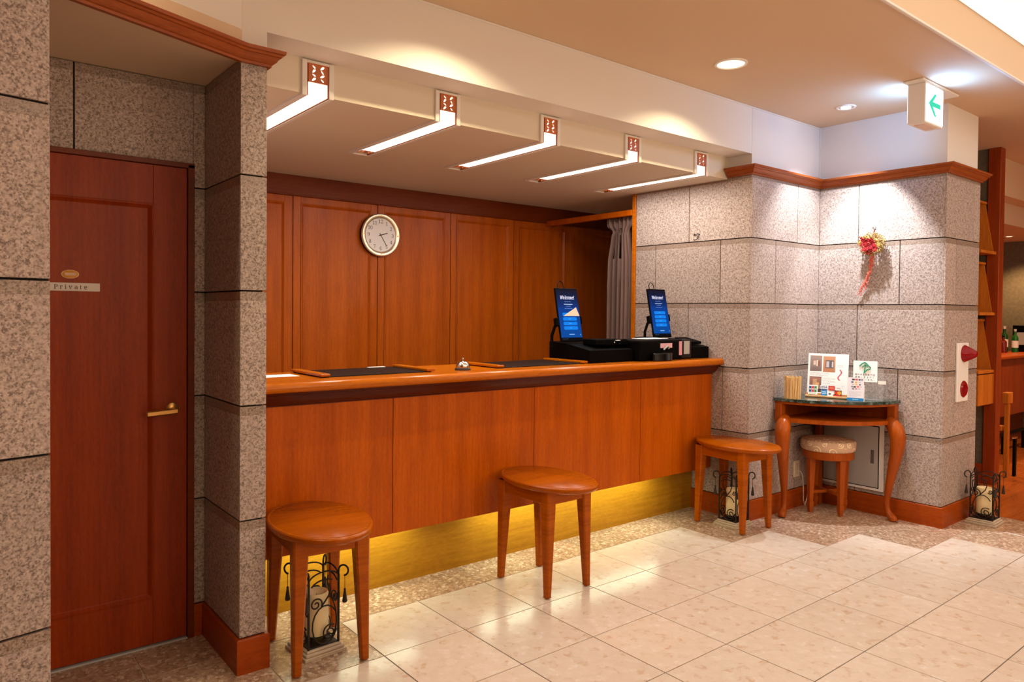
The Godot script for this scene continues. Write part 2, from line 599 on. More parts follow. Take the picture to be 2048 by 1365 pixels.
func shell(n: String, label: String, cat := "wall") -> Node3D:
	return thing(n, label, cat, Vector3.ZERO, 0.0, "", "structure")

func build_shell() -> void:
	# floor: grout bed, marble tiles, terrazzo tiles, and the wood-look floor of the bar
	var fl := shell("floor", "cream marble tile floor with a stepped brown terrazzo border along the walls", "floor")
	obj("screed", bx(-4.2, -0.2, -2.5, 13.2, -0.003, 5.8), M.grout, fl)
	var sx := 0.39775
	var sz := 0.39266
	var tile := bx(-sx / 2 + 0.0024, -0.006, -sz / 2 + 0.0024, sx / 2 - 0.0024, 0, sz / 2 - 0.0024, 0.0006)
	tile.generate_normals()
	var tm := tile.commit()
	var bed := S()
	for j in range(-2, 6):
		for i in range(-4, 11):
			var cream: bool = j >= 0 and i < 7 + j or j == -1 and i >= 0 and i < 6
			if j >= 3 and i < 10:
				cream = true
			if not cream:
				box(bed, Vector3(i * sx, -0.004, j * sz), Vector3((i + 1) * sx, -0.002, (j + 1) * sz))
			obj("floor_tile", tm, M.cream[rng.randi() % 4] if cream else M.brown[rng.randi() % 3], fl, Vector3((i + 0.5) * sx, 0, (j + 0.5) * sz))
	obj("pale_grout", bed, M.grout_pale, fl)
	obj("rear_floor", bx(-4.2, -0.006, 6 * sz + 0.002, 4.38, 0, 5.8), M.cream[0], fl)
	obj("left_floor", bx(-4.2, -0.006, -2.5, -4 * sx - 0.002, 0, 6 * sz), M.cream[1], fl)
	obj("staff_floor", bx(-4 * sx, -0.006, -2.5, 4.38, 0, -2 * sz - 0.002), M.brown[0], fl)
	for i in 11:
		for j in 9:
			obj("bar_floor_tile", bx(0, -0.006, 0, 0.447, 0, 0.447, 0.0008), M.orange_floor, fl, Vector3(4.385 + i * 0.45, 0, -1.6 + j * 0.45))
	obj("far_floor", bx(4.385, -0.006, 2.46, 13.2, 0, 5.8), M.orange_floor, fl)
	obj("dark_floor", bx(9.34, -0.006, -2.5, 13.2, 0, 2.45), M.orange_floor, fl)
	# ceiling with the lit coffer
	var ce := shell("ceiling", "beige plaster ceiling with a raised lit coffer", "ceiling")
	obj("ceiling_panel", bx(-4.2, 2.78, -0.215, 6.0, 3.2, 1.1), M.ceiling, ce)
	obj("ceiling_panel", bx(-4.2, 2.78, 4.1, 13.2, 3.2, 5.8), M.ceiling, ce)
	obj("ceiling_panel", bx(-4.2, 2.78, 1.1, -0.6, 3.2, 4.1), M.ceiling, ce)
	obj("ceiling_panel", bx(5.6, 2.78, 1.1, 13.2, 3.2, 4.1), M.ceiling, ce)
	obj("ceiling_panel", bx(6.0, 2.78, 0.31, 13.2, 3.2, 1.1), M.ceiling, ce)
	obj("coffer_edge_bead", bx(-0.6, 2.772, 1.09, 5.6, 2.784, 1.106, 0.002), M.plaster, ce)
	obj("coffer_lid", bx(-0.65, 3.0, 1.0, 5.65, 3.25, 4.2), M.ceiling, ce)
	var cl := thing("coffer_light_panel", "warm white glowing panel in the raised ceiling coffer", "ceiling light", Vector3(2.5, 2.99, 2.6))
	obj("diffuser", bx(-3.05, 0, -1.49, 3.05, 0.008, 1.49), glow(Color(1.0, 0.98, 0.94), 1.1 * LG.coffer), cl)
	# outer walls that close the lobby
	var wl := shell("wall_left", "plain dark wood wall at the left end of the lobby")
	obj("plaster", bx(-4.4, 0, -2.6, -4.2, 3.2, 5.8), M.wood_dark, wl)
	obj("plaster", bx(-4.2, 0, 0.0, -2.3, 2.78, 0.3), M.wood_dark, wl)
	var wr := shell("wall_rear", "plain plaster wall behind the viewer")
	obj("plaster", bx(-4.4, 0, 5.8, 13.2, 3.2, 6.0), M.plaster, wr)
	var we := shell("wall_far", "grey-brown woven cloth wall behind the bar bottles")
	obj("cloth_panel", bx(8.4, 0, -2.6, 8.6, 3.2, 5.8), M.grey_cloth, we)
	obj("plaster", bx(4.3, 0, -2.6, 8.6, 3.2, -2.4), M.plaster, we)
	# back wall of the reception: veneered panels under a fascia board
	var wb := shell("wall_back", "tall reddish wood panelling behind the reception counter")
	obj("plaster", bx(-0.6, 0, -2.6, 4.5, 2.78, -2.3), M.plaster, wb)
	for k in range(-1, 7):
		var x0 := 0.527 + 0.6525 * (k - 1)
		var w := 0.6525 - 0.005
		if x0 < -0.43:
			w -= -0.42 - x0
			x0 = -0.42
		var pr := panelled(w, 2.18 - 0.1, [0.055, 0.08, 0.055, 0.047], 0.02, 0.008)
		var p := two("wall_panel", pr, [M.wood_back, M.wood_back], wb, Vector3(x0, 0.1, -2.27))
	obj("fascia_board", bx(-0.42, 2.186, -2.29, 4.4, 2.32, -2.252, 0.003), M.wood_dark, wb)
	obj("fascia_lip", bx(-0.42, 2.180, -2.29, 4.4, 2.190, -2.246, 0.003), M.wood_dark, wb)
	obj("skirting", bx(-0.42, 0, -2.29, 4.4, 0.1, -2.255, 0.003), M.wood_dark, wb)
	obj("end_plaster", bx(4.3, 0, -2.3, 4.4, 2.6, -1.2), M.plaster, wb)
	# beam over the counter and the lowered soffit behind it
	var bm := shell("trim_1", "long cream plaster beam above the reception counter", "beam")
	obj("plaster", bx(-0.41, 2.468, -2.4, 2.86, 3.2, -0.215), M.plaster, bm)
	obj("ceiling_bead", bx(-0.41, 2.770, -0.215, 2.86, 2.7805, -0.209, 0.002), M.plaster, bm)
	var so := shell("trim_2", "lowered cream soffit with lamp slots above the reception counter", "soffit")
	obj("plaster", bx(-0.41, 2.32, -2.3, 4.3, 2.468, -0.40), M.soffit, so)
	# right block of granite: counter side wall, alcove, flower wall, pilaster front
	var ws := shell("wall_counter_side", "granite clad wall at the right end of the reception counter")
	core(ws, bx(2.867, 0, -1.22, 4.30, 2.345, -0.217))
	stones(ws, Vector3(2.855, 0, -1.22), Vector3(0, 0, 1), Vector3(-1, 0, 0), 1.003, [[0.505], [0.2, 0.803], [0.505], [0.196, 0.774], [0.503]])
	var wa := shell("wall_alcove", "pinkish granite wall of the alcove facing the lobby")
	stones(wa, Vector3(2.855, 0, -0.205), Vector3(1, 0, 0), Vector3(0, 0, 1), 0.881, [[0.586], [0.304], [0.589], [0.300], [0.577]])
	obj("plaster", bx(2.862, 2.345, -2.3, 4.26, 3.2, -0.215), M.plaster, wa)
	obj("ceiling_bead", bx(2.86, 2.770, -0.215, 3.74, 2.7805, -0.209, 0.002), M.plaster, wa)
	var wf := shell("wall_flower", "granite alcove wall with hanging dried flowers")
	core(wf, bx(3.748, 0, -0.217, 4.30, 2.345, 0.648))
	stones(wf, Vector3(3.736, 0, -0.205), Vector3(0, 0, 1), Vector3(-1, 0, 0), 0.853, [[0.292], [0.578], [0.292], [0.577], [0.290]])
	obj("plaster", bx(3.742, 2.345, -0.215, 4.262, 3.2, 0.655), M.plaster, wf)
	obj("corner_bead", bx(3.733, 2.38, -0.215, 3.742, 2.78, -0.206, 0.001), M.plaster, wf)
	obj("ceiling_bead", bx(3.736, 2.770, -0.215, 3.742, 2.7805, 0.655, 0.001), M.plaster, wf)
	var wp := shell("wall_pilaster", "front face of the granite pilaster carrying the fire alarm plate")
	stones(wp, Vector3(3.736, 0, 0.66), Vector3(1, 0, 0), Vector3(0, 0, 1), 0.574, [[0.468], [0.176], [0.468], [0.176], [0.468]])
	stones(wp, Vector3(4.31, 0, 0.648), Vector3(0, 0, -1), Vector3(1, 0, 0), 1.8, [[0.9], [0.45, 1.3]])
	# left column beside the counter
	var wc := shell("wall_column", "narrow granite column between the niche and the reception counter")
	core(wc, bx(-0.498, 0, -2.3, -0.422, 2.345, -0.217))
	stones(wc, Vector3(-0.51, 0, -0.205), Vector3(1, 0, 0), Vector3(0, 0, 1), 0.1, [[]])
	stones(wc, Vector3(-0.51, 0, -0.672), Vector3(0, 0, 1), Vector3(-1, 0, 0), 0.455, [[]])
	stones(wc, Vector3(-0.41, 0, -0.217), Vector3(0, 0, -1), Vector3(1, 0, 0), 2.05, [[0.6, 1.4], [0.3, 1.1]])
	obj("plaster", bx(-0.505, 2.345, -2.3, -0.41, 3.2, -0.207), M.plaster, wc)
	# front pillar at the left edge, turned twelve degrees
	var wq := shell("wall_pillar", "big granite pillar face at the left edge, close to the viewer")
	var u := Vector3(0.9783, 0, -0.2072)
	var nn := Vector3(0.2072, 0, 0.9783)
	stones(wq, Vector3(-1.19, 0, 0.43) - u * 1.15, u, nn, 1.15, [[]], [0.0, 0.145, 0.586, 1.027, 1.4675, 1.908, 2.345, 2.78])
	var pc := PackedVector2Array()
	for q in [Vector2(-1.19, 0.43) - Vector2(nn.x, nn.z) * 0.012, Vector2(-2.31, 0.667) - Vector2(nn.x, nn.z) * 0.012, Vector2(-2.31, 0.0), Vector2(-1.52, 0.0), Vector2(-1.5, 0.13), Vector2(-1.36, 0.3)]:
		pc.append(Vector2(q.x, -q.y))
	core(wq, prism(S(), pc, 0.0, 2.78, Transform3D(Basis(Vector3(1, 0, 0), Vector3(0, 0, -1), Vector3(0, 1, 0)), Vector3.ZERO)))
	# cornices and skirtings
	var prof := [Vector2(-0.006, 2.328), Vector2(0.012, 2.328), Vector2(0.013, 2.337), Vector2(0.02, 2.340), Vector2(0.028, 2.347), Vector2(0.033, 2.356), Vector2(0.036, 2.363), Vector2(0.043, 2.364), Vector2(0.046, 2.371), Vector2(0.054, 2.374), Vector2(0.056, 2.386), Vector2(-0.006, 2.386)]
	var t3 := shell("trim_3", "stepped reddish wood cornice round the granite alcove and pilaster", "cornice")
	obj("cornice", sweep(S(), [Vector2(2.855, -0.39), Vector2(2.855, -0.205), Vector2(3.736, -0.205), Vector2(3.736, 0.66), Vector2(4.31, 0.66), Vector2(4.31, 0.3)], prof, -1.0), M.cornice, t3)
	var t4 := shell("trim_4", "stepped reddish wood cornice over the private door niche", "cornice")
	obj("cornice", sweep(S(), [Vector2(-1.5, 0.175), Vector2(-0.51, -0.205), Vector2(-0.41, -0.205), Vector2(-0.41, -0.38)], prof, -1.0), M.cornice, t4)
	var bp := [Vector2(-0.002, 0.0), Vector2(0.013, 0.0), Vector2(0.013, 0.130), Vector2(0.010, 0.135), Vector2(-0.002, 0.135)]
	var b1 := shell("baseboard_right", "reddish wood skirting round the granite alcove and pilaster", "skirting")
	obj("board", sweep(S(), [Vector2(2.855, -0.66), Vector2(2.855, -0.205), Vector2(3.736, -0.205), Vector2(3.736, 0.66), Vector2(4.31, 0.66), Vector2(4.31, -1.1)], bp, -1.0), M.wood_base, b1)
	var b2 := shell("baseboard_left", "reddish wood skirting round the narrow granite column", "skirting")
	obj("board", sweep(S(), [Vector2(-0.56, -0.66), Vector2(-0.51, -0.66), Vector2(-0.51, -0.205), Vector2(-0.41, -0.205), Vector2(-0.41, -0.66)], bp, -1.0), M.wood_base, b2)
	# edge board and curtain rail at the staff passage
	var t5 := shell("trim_5", "orange wood edge board at the rear end of the granite counter wall", "edge board")
	obj("edge_board", bx(2.845, 0, -1.256, 2.885, 2.318, -1.222, 0.003), M.wood_h, t5)
	var t6 := shell("trim_6", "thin orange wood rail spanning above the staff passage curtain", "rail")
	obj("rail", bx(2.84, 2.155, -2.27, 2.88, 2.2, -1.256, 0.003), M.wood, t6)

func build_niche() -> void:
	var wn := shell("wall_niche", "dim granite wall of the niche round the private door")
	core(wn, bx(-0.565, 0, -0.9, -0.498, 2.345, -0.672))
	core(wn, bx(-1.6, 1.995, -0.9, -0.565, 2.345, -0.672))
	core(wn, bx(-1.6, 0, -0.9, -1.47, 1.995, -0.672))
	stones(wn, Vector3(-0.556, 0, -0.66), Vector3(1, 0, 0), Vector3(0, 0, 1), 0.046, [[]])
	stones(wn, Vector3(-1.5, 0, -0.66), Vector3(1, 0, 0), Vector3(0, 0, 1), 0.943, [[0.508]], [2.002, 2.345])
	obj("side_slab", bx(-1.62, 0, -0.9, -1.5, 2.78, 0.13), M.granite[0], wn)
	# lowered ceiling of the niche and the slanted header above its cornice
	var xz := Transform3D(Basis(Vector3(1, 0, 0), Vector3(0, 0, -1), Vector3(0, 1, 0)), Vector3.ZERO)
	var nc := shell("ceiling_niche", "low olive beige ceiling of the private door niche", "ceiling")
	obj("plaster", prism(S(), PackedVector2Array([Vector2(-1.5, 0.9), Vector2(-0.505, 0.9), Vector2(-0.505, 0.207), Vector2(-0.52, 0.195), Vector2(-1.5, -0.165)]), 2.345, 2.45, xz), M.ceiling, nc)
	obj("header", prism(S(), PackedVector2Array([Vector2(-1.52, -0.175), Vector2(-1.52, -0.02), Vector2(-0.56, 0.35), Vector2(-0.5, 0.35), Vector2(-0.5, 0.21)]), 2.44, 2.79, xz), M.plaster, nc)
	var d := shell("door_1", "dark reddish wood door marked Private with a brass lever", "door")
	var pr := panelled(0.868, 1.972, [0.13, 0.19, 0.13, 0.16], 0.036, 0.008)
	var leaf := two("leaf", pr, [M.wood_door, M.wood_door], d, Vector3(-1.452, 0.012, -0.652))
	for q in [[-0.582, 0.0, -0.556, 2.0], [-1.478, 0.0, -1.453, 2.0], [-1.478, 1.985, -0.556, 2.006]]:
		obj("frame", bx(q[0], q[1], -0.69, q[2], q[3], -0.642, 0.002), M.wood_dark, d)
	obj("threshold", bx(-1.453, 0.0, -0.69, -0.582, 0.006, -0.644, 0.001), M.grey_steel, d)
	var hd := obj("lever_handle", lathe(S(), [Vector2(0, -0.004), Vector2(0.026, -0.004), Vector2(0.026, 0.004), Vector2(0.022, 0.007), Vector2(0, 0.008)], 24, Transform3D(Basis(Vector3(1, 0, 0), Vector3(0, 0, 1), Vector3(0, -1, 0)), Vector3.ZERO)), M.brass, d, Vector3(-0.642, 0.981, -0.648))
	var lv := S()
	tube(lv, [Vector3(0, -0.004, 0.0), Vector3(0, -0.004, 0.045)], 0.010, 10)
	box(lv, Vector3(-0.108, -0.017, 0.036), Vector3(0.012, 0.005, 0.052), 0.004, Transform3D(Basis(Vector3(0, 0, 1), 0.05), Vector3.ZERO))
	obj("lever", lv, M.brass, hd)
	var pl := thing("door_plate", "pale plate reading Private on the dark wood door", "sign", Vector3(-1.05, 1.461, -0.66))
	obj("plate", bx(-0.14, 0, 0, 0.145, 0.032, 0.003, 0.0008), mat(rgb8(206, 188, 176), 0.4), pl)
	letters("lettering", "P r i v a t e", 0.0165, M.ink, pl, Transform3D(Basis.from_scale(Vector3(0.98, 1, 1)), Vector3(0.046, 0.0155, 0.0032)), true)
	var em := thing("door_emblem", "small oval gold emblem above the Private plate", "emblem", Vector3(-1.006, 1.526, -0.66))
	var flat := Transform3D(Basis(Vector3(1, 0, 0), Vector3(0, 0, 1), Vector3(0, -1, 0)), Vector3.ZERO)
	obj("rim", lathe(S(), [Vector2(0, 0), Vector2(0.03, 0), Vector2(0.03, 0.003), Vector2(0.0265, 0.004), Vector2(0.0265, 0.002), Vector2(0, 0.002)], 28, flat, 1.0, 0.56), mat(rgb8(222, 176, 128), 0.4), em)
	obj("face", lathe(S(), [Vector2(0, 0.002), Vector2(0.026, 0.002), Vector2(0.024, 0.003), Vector2(0, 0.003)], 28, flat, 1.0, 0.54), mat(rgb8(206, 140, 36), 0.35), em)
	obj("crest", bx(-0.018, -0.005, 0.003, 0.018, 0.005, 0.0036, 0.0005), mat(rgb8(206, 160, 130), 0.4), em)

# ---------------------------------------------------------------- reception counter and its lamps
func build_counter() -> void:
	var c := thing("reception_counter", "long reception counter of orange brown veneer with a thick rounded wooden top", "counter")
	var prof := PackedVector2Array()
	for k in 9:
		var t := -PI / 2 + PI * k / 8.0
		prof.append(Vector2(-0.4275 + 0.0225 * cos(t), 1.0625 + 0.0225 * sin(t)))
	prof.append(Vector2(-0.93, 1.085))
	prof.append(Vector2(-0.93, 1.04))
	# local x -> z, y -> y, z -> -x
	var along := Transform3D(Basis(Vector3(0, 0, 1), Vector3(0, 1, 0), Vector3(-1, 0, 0)), Vector3.ZERO)
	obj("countertop", prism(S(), prof, 0.405, -2.853, along, false), M.wood_h, c)
	var cove := PackedVector2Array([Vector2(-0.428, 1.04), Vector2(-0.432, 1.032), Vector2(-0.446, 1.028), Vector2(-0.452, 1.015), Vector2(-0.462, 1.0), Vector2(-0.478, 0.986), Vector2(-0.496, 0.978), Vector2(-0.496, 0.974), Vector2(-0.53, 0.974), Vector2(-0.53, 1.04)])
	obj("moulding", prism(S(), cove, 0.405, -2.853, along), M.wood_mould, c)
	var seams := [-0.405, 0.316, 1.213, 2.106, 2.853]
	for k in 4:
		obj("front_panel", bx(seams[k] + 0.0015, 0.315, -0.522, seams[k + 1] - 0.0015, 0.976, -0.5, 0.001), M.wood, c)
	obj("carcass", bx(-0.405, 0.362, -0.9, 2.853, 1.04, -0.523), M.dark, c)
	obj("toe_board", bx(-0.405, 0.0, -0.69, 2.853, 0.36, -0.66), M.wood_toe, c)
	for q in [[-0.36, 0.50], [0.90, 1.60], [1.64, 2.36]]:
		var xm: float = (q[0] + q[1]) / 2.0
		var t := thing("counter_tube_lamp", ["slim tube lamp hidden under the left end of the counter front", "slim tube lamp hidden under the middle of the counter front", "slim tube lamp hidden under the right half of the counter front"][0 if q[0] < 0 else (1 if q[0] < 1 else 2)], "tube lamp", Vector3(xm, 0.345, -0.56))
		var hl: float = (q[1] - q[0]) / 2.0
		obj("housing", bx(-hl, 0.003, -0.014, hl, 0.015, 0.014, 0.002), M.white, t)
		obj("tube", tube(S(), [Vector3(-hl, -0.005, 0), Vector3(hl, -0.005, 0)], 0.008, 10), M.tube, t)
		area("counter_tube", Vector3(xm, 0.33, -0.56), Vector3(0, -1, -0.06), Vector3(0, 0, 1), Vector2(hl * 2, 0.024), Color(0.95, 1.0, 0.84), 0.28 * LG.tube)

func holes(st: SurfaceTool, x0: float, y0: float, x1: float, y1: float, z0: float, z1: float, cols: int, rows: int) -> SurfaceTool:
	var w := (x1 - x0) / cols
	var h := (y1 - y0) / rows
	var n := 20
	for r in rows:
		for c in cols:
			var m := Vector2(x0 + (c + 0.5) * w, y0 + (r + 0.5) * h)
			var tilt := [0.7, -0.7, -0.5, 0.6, 0.9, -0.9, -0.7, 0.7][(r * cols + c) % 8] as float
			var big := 1.0 if (r + c) % 2 == 0 else 0.82
			var inner := []
			var outer := []
			for k in n:
				var t := TAU * k / n
				var e := Vector2(cos(t) * w * 0.31 * big, sin(t) * h * 0.25 * big * (1.0 + 0.3 * cos(t))).rotated(tilt)
				e = e.clamp(Vector2(-w, -h) * 0.44, Vector2(w, h) * 0.44)
				inner.append(m + e)
				var d := e.normalized()
				var s := minf(w / 2 / maxf(absf(d.x), 1e-5), h / 2 / maxf(absf(d.y), 1e-5))
				outer.append(m + d * s)
			st.set_smooth_group(-1)
			for k in n:
				var k2 := (k + 1) % n
				face(st, [v3(inner[k], z1), v3(inner[k2], z1), v3(outer[k2], z1), v3(outer[k], z1)], Vector3(0, 0, 1))
				face(st, [v3(inner[k], z0), v3(inner[k2], z0), v3(inner[k2], z1), v3(inner[k], z1)], v3(m - inner[k], 0))
			for q in [Vector2(-1, -1), Vector2(1, -1), Vector2(1, 1), Vector2(-1, 1)]:  # corners that the rays miss
				var cr: Vector2 = m + Vector2(q.x * w / 2, q.y * h / 2)
				var best := 0
				for k in n:
					if outer[k].distance_to(cr) < outer[best].distance_to(cr):
						best = k
				for k in [best, (best + 1) % n]:
					face(st, [v3(outer[(k - 1 + n) % n], z1), v3(outer[k], z1), v3(cr, z1)], Vector3(0, 0, 1))
	return st

func build_soffit_lamps() -> void:
	var where := ["half hidden behind the granite column", "second from the granite column", "middle one of the row", "second from the alcove", "nearest the granite alcove"]
	for k in 5:
		var x := -0.122 + 0.6685 * k
		var t := thing("soffit_lamp", "bright strip lamp with carved wood grille in the soffit, " + where[k], "ceiling lamp", Vector3(x, 2.32, -0.40), 0.0, "strip lamps in the counter soffit")
		var fr := S()
		for s in [-1.0, 1.0]:
			box(fr, Vector3(s * 0.072 if s < 0 else 0.05, -0.010, -0.93), Vector3(-0.05 if s < 0 else 0.072, 0.142, 0.014), 0.002)
		box(fr, Vector3(-0.05, 0.13, 0.0), Vector3(0.05, 0.142, 0.014), 0.002)
		box(fr, Vector3(-0.05, -0.010, -0.93), Vector3(0.05, 0.0, -0.918), 0.002)
		obj("frame", fr, M.plaster, t)
		var wd := S()
		for s in [-1.0, 1.0]:
			box(wd, Vector3(s * 0.05 if s < 0 else 0.044, -0.007, -0.918), Vector3(-0.044 if s < 0 else 0.05, 0.132, 0.010), 0.001)
		obj("wood_edging", wd, M.cornice, t)
		obj("diffuser", box(bx(-0.044, -0.004, -0.86, 0.044, 0.0, 0.006, 0.0), Vector3(-0.044, 0.0, 0.001), Vector3(0.044, 0.13, 0.005)), M.lamp, t)
		var gr := holes(S(), -0.038, 0.056, 0.038, 0.126, 0.006, 0.012, 2, 4)
		for q in [[-0.044, 0.05, 0.044, 0.056], [-0.044, 0.126, 0.044, 0.132], [-0.044, 0.056, -0.038, 0.126], [0.038, 0.056, 0.044, 0.126]]:
			box(gr, Vector3(q[0], q[1], 0.006), Vector3(q[2], q[3], 0.013), 0.001)
		obj("carved_grille", gr, M.grille, t)
		var ge := holes(S(), -0.044, 0.0, 0.044, 0.056, 0.0, 0.006, 2, 3)
		var eg := obj("end_grille", ge, M.grille, t, Vector3(0, -0.001, -0.862))
		eg.rotation.x = PI / 2
		area("soffit_lamp", Vector3(x, 2.308, -0.83), Vector3(0, -1, 0), Vector3(0, 0, 1), Vector2(0.085, 0.85), Color(1.0, 0.98, 0.95), 0.7 * LG.soffit)


# ---------------------------------------------------------------- loose things
func build_things() -> void:
	build_stools()
	build_lanterns()
	build_corner_table()
	build_counter_things()
	build_wall_things()
	build_ceiling_things()

func make_stool(label: String) -> Node3D:
	var t := thing("oval_stool", label, "stool", Vector3.ZERO, 0.0, "oval wooden stools along the counter")
	var top := [Vector2(0.0, 0.520), Vector2(0.92, 0.520), Vector2(0.955, 0.523), Vector2(0.985, 0.529), Vector2(1.0, 0.537), Vector2(0.995, 0.545), Vector2(0.975, 0.551), Vector2(0.952, 0.5525), Vector2(0.938, 0.5505), Vector2(0.925, 0.5525), Vector2(0.0, 0.5535)]
	obj("top", lathe(S(), top, 64, Transform3D(), 0.197, 0.304), M.stool, t)
	for sx in [-1.0, 1.0]:
		for sz in [-1.0, 1.0]:
			var st := S()
			# outer faces upright, inner faces tapering towards the floor
			var ox: float = sx * 0.152
			var oz: float = sz * 0.196 - 0.03
			var wt := 0.058
			var wb := 0.033
			var a := [Vector3(ox, 0.52, oz), Vector3(ox - sx * wt, 0.52, oz), Vector3(ox - sx * wt, 0.52, oz - sz * wt), Vector3(ox, 0.52, oz - sz * wt)]
			var m := [Vector3(ox, 0.45, oz), Vector3(ox - sx * wt, 0.45, oz), Vector3(ox - sx * wt, 0.45, oz - sz * wt), Vector3(ox, 0.45, oz - sz * wt)]
			var b := [Vector3(ox, 0.006, oz), Vector3(ox - sx * wb, 0.006, oz), Vector3(ox - sx * wb, 0.006, oz - sz * wb), Vector3(ox, 0.006, oz - sz * wb)]
			var mid := Vector3(ox - sx * wt / 2, 0, oz - sz * wt / 2)
			var rr := 0.007
			for pair in [[a, m], [m, b]]:
				var up: Array = pair[0]
				var dn: Array = pair[1]
				for k in 4:
					var k2 := (k + 1) % 4
					var f := rr / up[k].distance_to(up[k2]) as float
					var g := rr / dn[k].distance_to(dn[k2]) as float
					var u0: Vector3 = up[k].lerp(up[k2], f)
					var u1: Vector3 = up[k2].lerp(up[k], f)
					var d0: Vector3 = dn[k].lerp(dn[k2], g)
					var d1: Vector3 = dn[k2].lerp(dn[k], g)
					var o: Vector3 = (u0 + u1) / 2 - mid
					o.y = 0
					face(st, [u0, u1, d1, d0], o)
					var k3 := (k + 2) % 4
					var e0: Vector3 = up[k2].lerp(up[k3], rr / up[k2].distance_to(up[k3]))
					var e1: Vector3 = dn[k2].lerp(dn[k3], rr / dn[k2].distance_to(dn[k3]))
					var o2: Vector3 = up[k2] - mid
					o2.y = 0
					face(st, [u1, e0, e1, d1], o2)
			face(st, b, Vector3.DOWN)
			lathe(st, [Vector2(0, 0), Vector2(0.009, 0), Vector2(0.010, 0.004), Vector2(0.007, 0.008)], 10, Transform3D(Basis(), Vector3(ox - sx * wb / 2, 0, oz - sz * wb / 2)))
			obj("leg", st, M.stool, t)
	for s in [-1.0, 1.0]:
		obj("rail", bx(-0.1, 0.455, s * 0.176 - 0.040, 0.1, 0.52, s * 0.176 - 0.020, 0.002), M.stool, t)
		obj("rail", bx(s * 0.132 - 0.010, 0.455, -0.175, s * 0.132 + 0.010, 0.52, 0.115, 0.002), M.stool, t)
	return t

func build_stools() -> void:
	var s0 := make_stool("oval brown wooden stool beside the narrow granite column")
	s0.position = Vector3(-0.196, 0, -0.190)
	s0.rotation.y = -0.10
	dup(s0, Vector3(1.045, 0, -0.190), 0.02, "oval brown wooden stool standing alone before the middle of the counter")
	dup(s0, Vector3(2.706, 0, -0.190), -0.05, "oval brown wooden stool at the alcove corner, right end of the counter")

func spiral(cx: float, cy: float, r0: float, r1: float, a0: float, turns: float, n := 26) -> Array:
	var out := []
	for i in n + 1:
		var t := float(i) / n
		var a := a0 + turns * TAU * t
		var r := lerpf(r0, r1, t)
		out.append(Vector3(cx + r * cos(a), cy + r * sin(a), 0))
	return out

